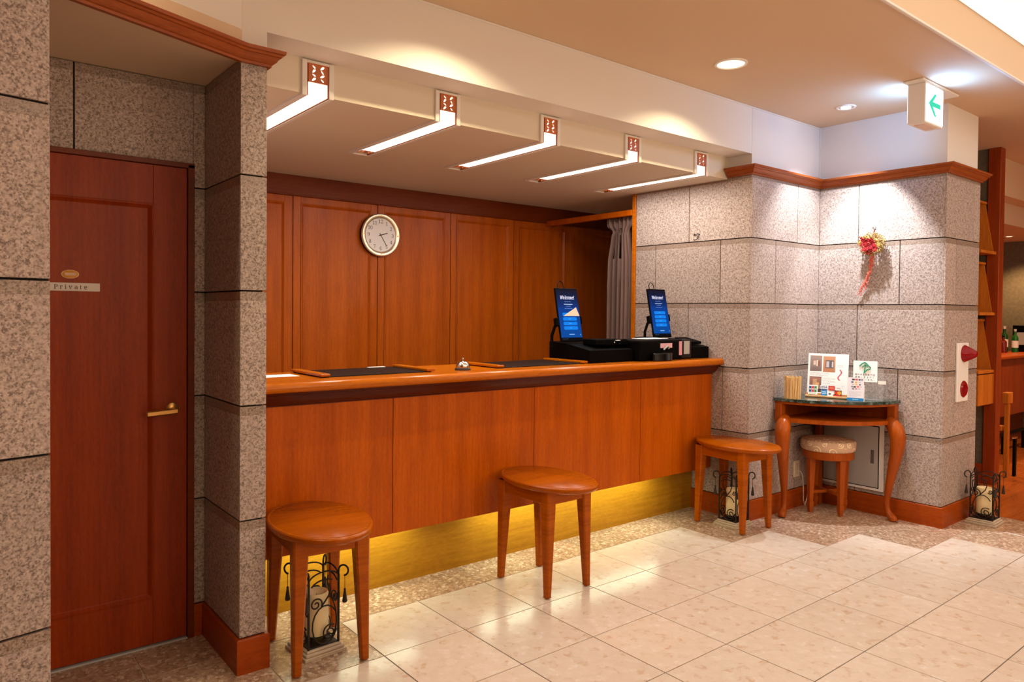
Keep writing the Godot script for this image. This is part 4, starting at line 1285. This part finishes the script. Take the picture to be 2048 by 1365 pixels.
func terminal(at: Vector3, flag: bool, label: String) -> void:
	var t := thing("check_in_terminal", label, "terminal", at, 0.0, "check-in terminals on the counter")
	var w := 0.192 if flag else 0.095
	var sh := PackedVector2Array([Vector2(0.185, 0.0), Vector2(0.185, 0.078), Vector2(-0.02, 0.112), Vector2(-0.185, 0.122), Vector2(-0.185, 0.0)])
	obj("base", prism(S(), sh, w, -w, Transform3D(Basis(Vector3(0, 0, 1), Vector3(0, 1, 0), Vector3(-1, 0, 0)), Vector3.ZERO)), M.black, t)
	var tab := Node3D.new()
	tab.name = "tablet"
	tab.transform = Transform3D(Basis(Vector3(1, 0, 0), -0.20), Vector3(-0.135 if flag else -0.12, 0.124 if flag else 0.140, -0.03 if flag else -0.045))
	t.add_child(tab, true)
	obj("casing", bx(-0.098, 0, -0.012, 0.098, 0.348, 0.0, 0.003), M.black, tab)
	sheet("screen", 0.182, 0.330, 0.0005, picture(screen_image(flag), 1.0), M.black_gloss, tab, Transform3D(Basis(), Vector3(0, 0.009, 0.001)))
	letters("lettering", "Welcome!", 0.019, glow(Color(0.45, 0.62, 0.95), 0.8), tab, Transform3D(Basis(Vector3(1, 0, 0), Vector3(0.22, 1.15, 0), Vector3(0, 0, 1)), Vector3(0.0, 0.285, 0.0014)), true, 0.0003)
	if flag:
		obj("price_flag", prism(S(), PackedVector2Array([Vector2(-0.052, 0.166), Vector2(0.088, 0.166), Vector2(0.066, 0.222)]), 0.0016, 0.0022), mat(rgb8(240, 200, 180), 0.6), tab)
	obj("clamp", bx(-0.118, 0.10, -0.03, -0.094, 0.155, 0.006, 0.005), M.black, tab)
	obj("clamp", bx(0.094, 0.115, -0.02, 0.104, 0.165, 0.006, 0.003), M.black, tab)
	obj("arm", tube(S(), [Vector3(-0.104, 0.11, -0.03), Vector3(-0.115, 0.05, -0.06), Vector3(-0.118, -0.02, -0.07)], 0.010, 8), M.black, tab)
	obj("cable", tube(S(), [Vector3(-0.06, 0.346, -0.012), Vector3(-0.058, 0.378, -0.012), Vector3(-0.035, 0.398, -0.014), Vector3(-0.012, 0.388, -0.014), Vector3(-0.004, 0.346, -0.012)], 0.003, 6), M.dark, tab)
	if not flag:
		obj("tablet_foot", bx(-0.25, 0.0, -0.20, -0.11, 0.14, -0.055, 0.004), M.black, t)
		obj("tray_board", bx(-0.10, 0.122, -0.16, 0.09, 0.134, 0.02, 0.002), M.black_gloss, t)
		obj("keypad", box(S(), Vector3(-0.06, 0.122, -0.02), Vector3(0.07, 0.142, 0.12), 0.004, Transform3D(Basis(Vector3(1, 0, 0), 0.2), Vector3(0, -0.002, 0))), M.black, t)

# ---------------------------------------------------------------- on the walls
func build_wall_things() -> void:
	var flat := Transform3D(Basis(Vector3(1, 0, 0), Vector3(0, 0, 1), Vector3(0, -1, 0)), Vector3.ZERO)  # lathe axis towards +z
	var c := thing("wall_clock", "round wall clock with a pale brushed rim on the wood panelling", "clock", Vector3(1.185, 1.955, -2.268))
	obj("case", lathe(S(), [Vector2(0, 0), Vector2(0.150, 0), Vector2(0.158, 0.006), Vector2(0.158, 0.026), Vector2(0, 0.026)], 48, flat), M.dark, c)
	obj("rim", lathe(S(), [Vector2(0.158, 0.024), Vector2(0.158, 0.032), Vector2(0.152, 0.040), Vector2(0.140, 0.041), Vector2(0.126, 0.034), Vector2(0.122, 0.028)], 48, flat), mat(rgb8(232, 214, 188), 0.28, 0.75), c)
	obj("dial", lathe(S(), [Vector2(0, 0.026), Vector2(0.124, 0.026), Vector2(0.124, 0.029), Vector2(0, 0.029)], 48, flat), mat(rgb8(232, 226, 224), 0.6), c)
	for k in 12:
		var a := TAU * k / 12.0
		letters("numeral", str(12 if k == 0 else k), 0.026, M.ink, c, Transform3D(Basis(), Vector3(0.100 * sin(a), 0.100 * cos(a), 0.0294)), true, 0.0004)
	for q in [[deg_to_rad(73.0), 0.058, 0.0065], [deg_to_rad(148.0), 0.092, 0.0042]]:
		obj("hand", box(S(), Vector3(-q[2] / 2, -0.016, 0.0305), Vector3(q[2] / 2, q[1], 0.032), 0.0004, Transform3D(Basis(Vector3(0, 0, 1), -q[0]), Vector3.ZERO)), M.ink, c)
	for k in 4:
		var a := TAU * k / 4.0
		obj("rim_screw", lathe(S(), [Vector2(0, 0.038), Vector2(0.006, 0.038), Vector2(0.005, 0.043), Vector2(0, 0.0435)], 12, Transform3D(flat.basis, Vector3(0.140 * sin(a), 0.140 * cos(a), 0))), M.brass, c)
	# dried flower bunch on the alcove wall, hung from a hook
	var f := thing("flower_bunch", "dried red flower bunch with a trailing ribbon on the granite alcove wall", "flowers", Vector3(3.736, 1.88, 0.207), -PI / 2)
	obj("nail_hook", tube(S(), [Vector3(-0.006, 0.118, 0.0), Vector3(-0.006, 0.118, 0.02), Vector3(-0.012, 0.128, 0.022), Vector3(0.012, 0.128, 0.022), Vector3(0.006, 0.112, 0.02), Vector3(0.0, 0.098, 0.018)], 0.0022, 6), M.iron, f)
	var loop := S()
	tube(loop, [Vector3(0.0, 0.112, 0.02), Vector3(-0.005, 0.09, 0.026), Vector3(-0.009, 0.06, 0.035)], 0.0042, 6)
	obj("ribbon_loop", loop, mat(rgb8(206, 96, 92), 0.7), f)
	var spr := S()
	for k in 620:
		var a := rng.randf() * TAU
		var r := 0.025 + 0.055 * sqrt(rng.randf())
		var heart := 1.0 + 0.12 * sin(a)
		var p0 := Vector3(r * 0.75 * cos(a), r * 0.75 * sin(a), 0.02 + 0.03 * rng.randf())
		var p1 := Vector3(r * heart * 1.15 * cos(a), r * heart * 1.0 * sin(a), 0.03 + 0.06 * rng.randf())
		if rng.randf() < 0.55:
			tube(spr, [p0, p1], [0.0012, 0.0006], 3)
		var s := 0.003 + 0.004 * rng.randf()
		var bb := Basis(Vector3(rng.randf() - 0.5, rng.randf() - 0.5, rng.randf() - 0.5).normalized(), rng.randf() * TAU)
		spr.set_smooth_group(-1)
		face(spr, [p1 + bb * Vector3(-s, 0, 0), p1 + bb * Vector3(0, s * 0.6, s * 0.3), p1 + bb * Vector3(s * 1.6, 0, 0), p1 + bb * Vector3(0, -s * 0.6, s * 0.3)], Vector3(0, 0, 1))
	var sp := obj("foliage", spr, mat(rgb8(176, 146, 76), 0.9), f)
	sp.set_meta("kind", "stuff")
	var ro := S()
	lathe(ro, [Vector2(0, -0.010), Vector2(0.010, -0.006), Vector2(0.0145, 0.002), Vector2(0.013, 0.009), Vector2(0.0095, 0.010), Vector2(0.0105, 0.004), Vector2(0.006, 0.003), Vector2(0.0062, 0.009), Vector2(0.003, 0.009), Vector2(0, 0.004)], 9)
	for k in 5:
		var a := TAU * k / 5.0
		var d := Vector3(cos(a), 0, sin(a))
		var e := Vector3(-sin(a), 0, cos(a))
		face(ro, [d * 0.009 + Vector3(0, -0.004, 0), d * 0.017 + e * 0.008 + Vector3(0, 0.006, 0), d * 0.021 + Vector3(0, 0.010, 0), d * 0.017 - e * 0.008 + Vector3(0, 0.006, 0)], d + Vector3.UP)
	ro.generate_normals()
	var rm := ro.commit()
	var reds := [mat(rgb8(176, 22, 34), 0.8), mat(rgb8(150, 12, 28), 0.8), mat(rgb8(196, 62, 52), 0.8), mat(rgb8(214, 172, 92), 0.8)]
	for q in [[-0.045, 0.035, 0], [-0.02, 0.028, 1], [0.005, 0.03, 0], [0.018, 0.018, 1], [-0.05, 0.008, 2], [-0.028, 0.004, 0], [-0.006, 0.008, 2], [0.028, -0.004, 0], [0.004, -0.018, 1], [-0.02, -0.02, 0], [-0.012, -0.045, 1], [0.008, -0.042, 1], [0.03, -0.026, 2], [-0.036, -0.022, 2], [-0.03, 0.045, 3], [0.034, 0.026, 3], [0.048, 0.0, 3], [-0.062, 0.022, 3]]:
		var o := obj("flower", rm, reds[q[2]], f, Vector3(q[0] * 1.1, q[1] * 1.1, 0.082 - 3.0 * (q[0] * q[0] + q[1] * q[1])))
		o.basis = Basis(Vector3(q[1], 0, q[0]).normalized() if absf(q[0]) + absf(q[1]) > 0.01 else Vector3(1, 0, 0), 0.3) * Basis(Vector3(1, 0, 0), PI / 2) * Basis.from_scale(Vector3.ONE * (1.0 + 0.25 * rng.randf()))
	var tail := S()
	for k in 7:
		var pts := []
		var ph := rng.randf() * TAU
		var sd := (k - 3) * 0.004
		for i in 22:
			var v := i / 21.0
			var bend := -0.095 * v * v + 0.006 * sin(v * 3.0)
			pts.append(Vector3(bend + sd + 0.006 * sin(v * 26.0 + ph) * (0.4 + v), -0.06 - 0.285 * v + 0.01 * k * v, 0.055 - 0.03 * v + 0.006 * cos(v * 26.0 + ph)))
		tube(tail, pts, 0.0026 if k % 2 == 0 else 0.0018, 5)
	for k in 60:
		var v := rng.randf()
		var p := Vector3(-0.095 * v * v + (rng.randf() - 0.5) * 0.036 * (0.6 + v * 0.6), -0.06 - 0.285 * v, 0.052 - 0.03 * v + rng.randf() * 0.012)
		var s := 0.004 + 0.004 * rng.randf()
		face(tail, [p + Vector3(-s, 0, 0.002), p + Vector3(0, s, 0), p + Vector3(s, 0.002, -0.002), p + Vector3(0, -s, 0)], Vector3(0, 0, 1))
	obj("ribbon_tail", tail, mat(rgb8(214, 102, 84), 0.75), f)
	# fire alarm plate on the pilaster
	var al := thing("fire_alarm", "white fire alarm plate with a red lamp and red button on the pilaster", "fire alarm", Vector3(4.02, 0.815, 0.66))
	obj("plate", bx(-0.094, 0, 0, 0.094, 0.397, 0.016, 0.004), M.white, al)
	obj("red_lamp", lathe(S(), [Vector2(0, 0.014), Vector2(0.056, 0.014), Vector2(0.058, 0.022), Vector2(0.052, 0.034), Vector2(0.026, 0.082), Vector2(0.016, 0.094), Vector2(0, 0.098)], 32, Transform3D(flat.basis, Vector3(0.01, 0.325, 0))), M.red, al)
	obj("call_button", lathe(S(), [Vector2(0, 0.014), Vector2(0.056, 0.014), Vector2(0.056, 0.020), Vector2(0.046, 0.028), Vector2(0.034, 0.026), Vector2(0.026, 0.020), Vector2(0, 0.022)], 32, Transform3D(flat.basis, Vector3(0.01, 0.085, 0))), M.red, al)
	# steel cabinet door under the corner table
	var cab := thing("service_hatch", "grey steel service hatch with a flush handle under the corner table", "hatch", Vector3(3.724, 0.165, 0.05), -PI / 2)
	obj("frame", bx(-0.225, 0, -0.006, 0.245, 0.475, 0.002, 0.001), M.white, cab)
	obj("gap", bx(-0.19, 0.018, 0.0, 0.215, 0.455, 0.0032), M.dark, cab)
	obj("door", bx(-0.184, 0.024, 0.0, 0.209, 0.449, 0.008, 0.001), M.grey_steel, cab)
	obj("handle", bx(0.160, 0.19, 0.008, 0.184, 0.285, 0.012, 0.002), mat(rgb8(120, 118, 124), 0.35, 0.6), cab)
	# sockets
	for q in [[3.285, "cream wall socket on the granite alcove wall, nearer the table leg"], [3.462, "cream wall socket with a white plug on the granite alcove wall"]]:
		var so := thing("wall_socket", q[1], "socket", Vector3(q[0], 0.218, -0.205))
		obj("plate", bx(-0.038, 0, 0, 0.038, 0.118, 0.008, 0.003), mat(rgb8(230, 212, 184), 0.4), so)
		obj("inset", bx(-0.014, 0.02, 0.008, 0.014, 0.098, 0.010, 0.001), mat(rgb8(216, 196, 166), 0.4), so)
	tag(obj("power_cord", tube(S(), [Vector3(3.465, 0.262, -0.196), Vector3(3.468, 0.262, -0.172), Vector3(3.482, 0.235, -0.165), Vector3(3.50, 0.15, -0.168), Vector3(3.505, 0.05, -0.168), Vector3(3.52, 0.006, -0.165), Vector3(3.55, 0.06, -0.165), Vector3(3.575, 0.13, -0.172)], 0.0032, 6), M.white), "thin white power cord hanging from the second wall socket", "cord")
	# small iron hook on the counter side wall
	var hk := S()
	tube(hk, [Vector3(-0.026, 0.018, 0), Vector3(-0.012, 0.026, 0.006), Vector3(0.0, 0.016, 0.008), Vector3(0.012, 0.026, 0.006), Vector3(0.026, 0.02, 0)], 0.0032, 6)
	tube(hk, [Vector3(0.016, 0.012, 0.004), Vector3(0.016, -0.004, 0.008), Vector3(0.006, -0.016, 0.014), Vector3(-0.008, -0.02, 0.018), Vector3(-0.012, -0.010, 0.02)], 0.0032, 6)
	var hook := obj("wall_hook", hk, M.iron, self, Vector3(2.853, 1.938, -0.647))
	hook.rotation.y = -PI / 2
	tag(hook, "tiny black iron hook on the granite wall above the far terminal", "hook")
	# curtain gathered at the staff passage
	var cu := thing("curtain", "mauve brown gathered curtain hanging from the rail beside the edge board", "curtain", Vector3(2.905, 0, -1.40))
	for part in [["header", 2.02, 2.155, 0.020, 1.0], ["cloth", 0.02, 2.03, 0.032, 0.75]]:
		var st := S()
		sg += 1
		st.set_smooth_group(sg)
		var n := 90
		var rows := 10
		for s in [-1.0, 1.0]:
			var g := []
			for r in rows + 1:
				var line := []
				for i in n + 1:
					var t := i / float(n)
					var y: float = lerpf(part[1], part[2], r / float(rows))
					var tight := 1.0 - 0.35 * smoothstep(1.75, 2.03, y) if part[0] == "cloth" else 0.65 + 0.35 * smoothstep(2.05, 2.1, y)
					line.append(Vector3(part[3] * sin(t * TAU * 6.0 + 0.5 * sin(y * 2.0)) + s * 0.0015, y, lerpf(-0.17, 0.115, t) * tight + 0.008 * sin(t * 31.0)))
				g.append(line)
			for r in rows:
				for i in n:
					face(st, [g[r][i], g[r][i + 1], g[r + 1][i + 1], g[r + 1][i]], Vector3(s, 0, 0) if absf((g[r][i + 1] - g[r][i]).z) > 0.0001 else Vector3(s, 0, 0))
		obj(part[0], st, M.curtain, cu)

func build_ceiling_things() -> void:
	var down := Transform3D(Basis(Vector3(1, 0, 0), Vector3(0, -1, 0), Vector3(0, 0, 1)), Vector3.ZERO)
	for x in [-1.29, 0.37, 2.03]:
		var d := thing("downlight", ["round recessed downlight above the private door niche, outside the picture", "round recessed downlight above the left part of the counter, outside the picture", "large bright round downlight in the beige ceiling before the beam"][0 if x < 0 else (1 if x < 1 else 2)], "downlight", Vector3(x, 2.78, 0.187))
		obj("ring", lathe(S(), [Vector2(0.074, 0.0), Vector2(0.090, 0.0), Vector2(0.088, 0.006), Vector2(0.076, 0.008), Vector2(0.072, 0.002)], 40, down), M.white, d)
		obj("lamp_face", lathe(S(), [Vector2(0, 0.001), Vector2(0.074, 0.001), Vector2(0.074, 0.003), Vector2(0, 0.004)], 40, down), M.down, d)
	var g := thing("spot_downlight", "small tilting spot lamp in the ceiling before the hanging flowers", "downlight", Vector3(3.333, 2.78, 0.183))
	obj("ring", lathe(S(), [Vector2(0.048, 0.0), Vector2(0.062, 0.0), Vector2(0.061, 0.006), Vector2(0.050, 0.007), Vector2(0.048, 0.002)], 36, down), M.white, g)
	obj("cup", lathe(S(), [Vector2(0.030, 0.001), Vector2(0.048, 0.002), Vector2(0.048, 0.0045), Vector2(0.030, 0.0035)], 30, down), M.grey_steel, g)
	obj("lamp_face", lathe(S(), [Vector2(0, 0.001), Vector2(0.031, 0.001), Vector2(0.029, 0.009), Vector2(0, 0.011)], 24, down), glow(Color(1.0, 0.9, 0.8), 8.0 * LG.pic), g)
	for x in [-0.5, 1.8, 4.1]:
		var gp := thing("globe_pendant", "white glass globe pendant behind the viewer, outside the picture, " + ("at the pillar end" if x < 0 else ("in the middle" if x < 2 else "at the bar end")), "pendant lamp", Vector3(x, 2.05, 4.3), 0.0, "globe pendants over the lobby")
		var sp := SphereMesh.new()
		sp.radius = 0.14
		sp.height = 0.28
		obj("globe", sp, glow(Color(1.0, 0.86, 0.68), 2.0 * LG.globe), gp)
		obj("stem", tube(S(), [Vector3(0, 0.14, 0), Vector3(0, 0.73, 0)], 0.008, 8), M.brass, gp)
		obj("canopy", lathe(S(), [Vector2(0, 0.70), Vector2(0.05, 0.705), Vector2(0.055, 0.73), Vector2(0, 0.73)], 24), M.brass, gp)
	# hanging guide sign
	var s := thing("guide_sign", "white lit ceiling sign with a green arrow pointing left", "sign", Vector3(3.24, 2.53, 0.715))
	obj("ceiling_plate", bx(-0.172, 0.236, -0.057, 0.352, 0.25, 0.057, 0.004), M.white_gloss, s)
	obj("box", bx(-0.125, 0.0, -0.050, 0.125, 0.237, 0.050, 0.004), M.white, s)
	var gm := glow(Color(0.86, 0.95, 1.0), 2.2 * LG.sign)
	for z in [0.0505, -0.0535]:
		obj("lit_face", bx(-0.117, 0.012, z, 0.117, 0.222, z + 0.003), gm, s)
	obj("bottom_vent", bx(-0.08, -0.004, -0.03, 0.08, 0.002, 0.03, 0.001), mat(rgb8(226, 196, 180), 0.5), s)
	var gr := mat(rgb8(24, 190, 160), 0.5)
	gr.emission_enabled = true
	gr.emission = rgb8(20, 200, 165)
	gr.emission_energy_multiplier = 0.55
	var ar := S()
	prism(ar, PackedVector2Array([Vector2(-0.088, 0.118), Vector2(-0.006, 0.182), Vector2(0.022, 0.182), Vector2(-0.03, 0.132), Vector2(0.078, 0.132), Vector2(0.078, 0.104), Vector2(-0.03, 0.104), Vector2(0.022, 0.050), Vector2(-0.006, 0.050)]), 0.0535, 0.0545)
	obj("arrow", ar, gr, s)
	letters("lettering", "Fl", 0.034, mat(rgb8(90, 150, 150), 0.5), s, Transform3D(Basis(), Vector3(0.075, 0.035, 0.054)), false, 0.0005)
	area("guide_sign_front", Vector3(3.24, 2.64, 0.77), Vector3(0, 0, 1), Vector3(0, 1, 0), Vector2(0.22, 0.2), Color(0.46, 0.72, 1.0), 0.42 * LG.sign)
	area("guide_sign_rear", Vector3(3.24, 2.64, 0.66), Vector3(0, 0, -1), Vector3(0, 1, 0), Vector2(0.22, 0.2), Color(0.46, 0.72, 1.0), 0.42 * LG.sign)

# ---------------------------------------------------------------- the bar beyond the pilaster
func build_bar() -> void:
	var b1 := shell("trim_7", "stepped beige ceiling beams in front of the bar", "beam")
	obj("plaster", bx(5.6, 2.455, 0.165, 8.4, 3.2, 0.31), M.ceiling, b1)
	obj("plaster", bx(5.6, 2.26, -2.4, 8.4, 3.2, 0.165), M.ceiling, b1)
	# screen with magazine racks
	var p := thing("partition_screen", "tall screen of dark grey cloth with a red wood post", "partition", Vector3(5.42, 0, 0.0))
	obj("cloth_panel", bx(0.0, 0.0, -0.7, 0.05, 2.78, 0.35), M.grey_cloth, p)
	obj("post", bx(-0.02, 0.0, 0.35, 0.085, 2.78, 0.44, 0.003), M.red_wood, p)
	obj("foot_rail", bx(-0.012, 0.0, -0.7, 0.0, 0.16, 0.35, 0.002), M.red_wood, p)
	obj("upright", bx(-0.012, 0.16, 0.16, 0.0, 0.64, 0.24, 0.002), M.red_wood, p)
	var names := ["lowest closed orange wood rack box on the grey screen", "lower tilted orange wood magazine rack on the grey screen", "middle tilted orange wood magazine rack on the grey screen", "upper tilted orange wood magazine rack on the grey screen"]
	for k in 4:
		var y: float = [0.675, 0.93, 1.40, 1.90][k]
		var hh: float = [0.245, 0.44, 0.44, 0.44][k]
		var r := thing("magazine_rack", names[k], "rack", Vector3(5.408, y, 0.0), 0.0, "orange wood racks on the screen")
		if k == 0:
			obj("front_board", bx(-0.34, 0, 0.40, 0.0, hh, 0.42, 0.002), M.orange_wood, r)
			obj("side_board", bx(-0.02, 0, 0.05, -0.004, hh, 0.40, 0.002), M.orange_wood, r)
			obj("bottom_board", bx(-0.34, 0, 0.05, -0.02, 0.02, 0.40, 0.002), M.orange_wood, r)
			continue
		obj("shelf_board", bx(-0.34, 0, 0.05, 0.0, 0.024, 0.42, 0.002), M.orange_wood, r)
		obj("top_board", bx(-0.34, hh - 0.02, 0.05, 0.0, hh, 0.345, 0.002), M.orange_wood, r)
		var sd := PackedVector2Array([Vector2(0.40, 0.024), Vector2(0.335, hh - 0.02), Vector2(0.05, hh - 0.02), Vector2(0.05, 0.024)])
		obj("side_board", prism(S(), sd, 0.016, 0.0, Transform3D(Basis(Vector3(0, 0, 1), Vector3(0, 1, 0), Vector3(-1, 0, 0)), Vector3(-0.004, 0, 0))), M.orange_wood, r)
		obj("back_board", bx(-0.34, 0.024, 0.05, -0.02, hh - 0.02, 0.066, 0.002), M.orange_wood, r)
	# bar counter
	var bc := thing("bar_counter", "long bar counter of red brown wood with a dark foot rail", "counter", Vector3(6.5, 0, -0.05))
	obj("top", bx(-0.1, 0.955, -0.5, 1.85, 0.99, 0.06, 0.008), M.wood_base, bc)
	obj("front_panel", bx(0, 0.36, -0.06, 1.85, 0.955, 0.0, 0.002), M.red_wood, bc)
	obj("lower_panel", bx(0, 0.0, -0.2, 1.85, 0.36, -0.16), M.wood_dark, bc)
	obj("foot_rail", tube(S(), [Vector3(0, 0.2, 0.06), Vector3(1.85, 0.2, 0.06)], 0.018, 10), M.dark, bc)
	var br := S()
	for x in [0.5, 1.1, 1.7]:
		box(br, Vector3(x - 0.015, 0.0, 0.045), Vector3(x + 0.015, 0.19, 0.075), 0.002)
	obj("rail_bracket", br, M.dark, bc)
	var bt := [[7.72, -0.30, 0.036, 0.20, rgb8(62, 14, 10), "brown bottle with a dark cap at the left end of the bar row"], [7.82, -0.26, 0.034, 0.19, rgb8(110, 24, 20), "short red brown bottle on the bar beside the brown one"], [7.98, -0.30, 0.036, 0.29, rgb8(18, 70, 24), "tall green bottle with a white label on the bar"], [8.06, -0.22, 0.032, 0.26, rgb8(30, 96, 34), "slim bright green bottle on the bar"]]
	for q in bt:
		var bo := thing("bottle", q[5], "bottle", Vector3(q[0], 0.99, q[1]), 0.0, "bottles on the bar")
		var r: float = q[2]
		var h: float = q[3]
		var gl := mat(q[4], 0.08)
		obj("glass", lathe(S(), [Vector2(0, 0), Vector2(r, 0), Vector2(r, h * 0.6), Vector2(r * 0.85, h * 0.68), Vector2(r * 0.38, h * 0.76), Vector2(r * 0.36, h * 0.92), Vector2(0, h * 0.92)], 20), gl, bo)
		obj("cap", lathe(S(), [Vector2(r * 0.4, h * 0.9), Vector2(r * 0.42, h), Vector2(0, h)], 14), M.white if h > 0.2 else M.dark, bo)
		if h > 0.25:
			obj("label", lathe(S(), [Vector2(r + 0.0005, h * 0.2), Vector2(r + 0.001, h * 0.2), Vector2(r + 0.001, h * 0.5), Vector2(r + 0.0005, h * 0.5)], 20), M.paper, bo)
	var mb := thing("menu_board", "black framed menu board standing at the end of the bar", "menu board", Vector3(8.24, 0.99, -0.22), -0.5)
	obj("frame", bx(-0.10, 0, -0.008, 0.10, 0.30, 0.008, 0.002), M.black, mb)
	obj("sheet", bx(-0.06, 0.08, 0.008, 0.06, 0.22, 0.0095), M.grey_steel, mb)
	var fd := Transform3D(Basis(Vector3(1, 0, 0), Vector3(0, -1, 0), Vector3(0, 0, 1)), Vector3.ZERO)
	var dl := thing("bar_downlight", "small bright downlight in the low ceiling over the bar", "downlight", Vector3(7.70, 2.26, -0.19))
	obj("ring", lathe(S(), [Vector2(0.03, 0.0), Vector2(0.045, 0.0), Vector2(0.044, 0.004), Vector2(0.03, 0.004)], 24, fd), M.white, dl)
	obj("lamp_face", lathe(S(), [Vector2(0, 0.001), Vector2(0.03, 0.001), Vector2(0.03, 0.003), Vector2(0, 0.003)], 24, fd), M.down, dl)
	# wooden chair half hidden by the post
	var ch := thing("wooden_chair", "orange wood chair half hidden behind the red wood post", "chair", Vector3(5.86, 0, 0.36))
	obj("back_rail", bx(-0.06, 0.62, -0.30, 0.045, 0.73, -0.22, 0.004), M.orange_wood, ch)
	obj("front_rail", bx(-0.06, 0.64, 0.0, 0.045, 0.735, 0.05, 0.004), M.orange_wood, ch)
	obj("seat", bx(-0.05, 0.40, -0.28, 0.03, 0.44, 0.0, 0.004), M.orange_wood, ch)
	for z in [-0.29, 0.012]:
		obj("leg", bx(-0.045, 0.0, z, -0.005, 0.64, z + 0.035, 0.003), M.orange_wood, ch)
	var ms := thing("iron_stand", "thin black metal stand leg beside the orange chair", "stand", Vector3(5.94, 0, 0.42))
	obj("upright", bx(-0.022, 0.0, -0.01, 0.022, 0.33, 0.01, 0.003), M.black, ms)
	obj("cap", bx(-0.03, 0.33, -0.014, 0.03, 0.345, 0.014, 0.003), M.chrome, ms)
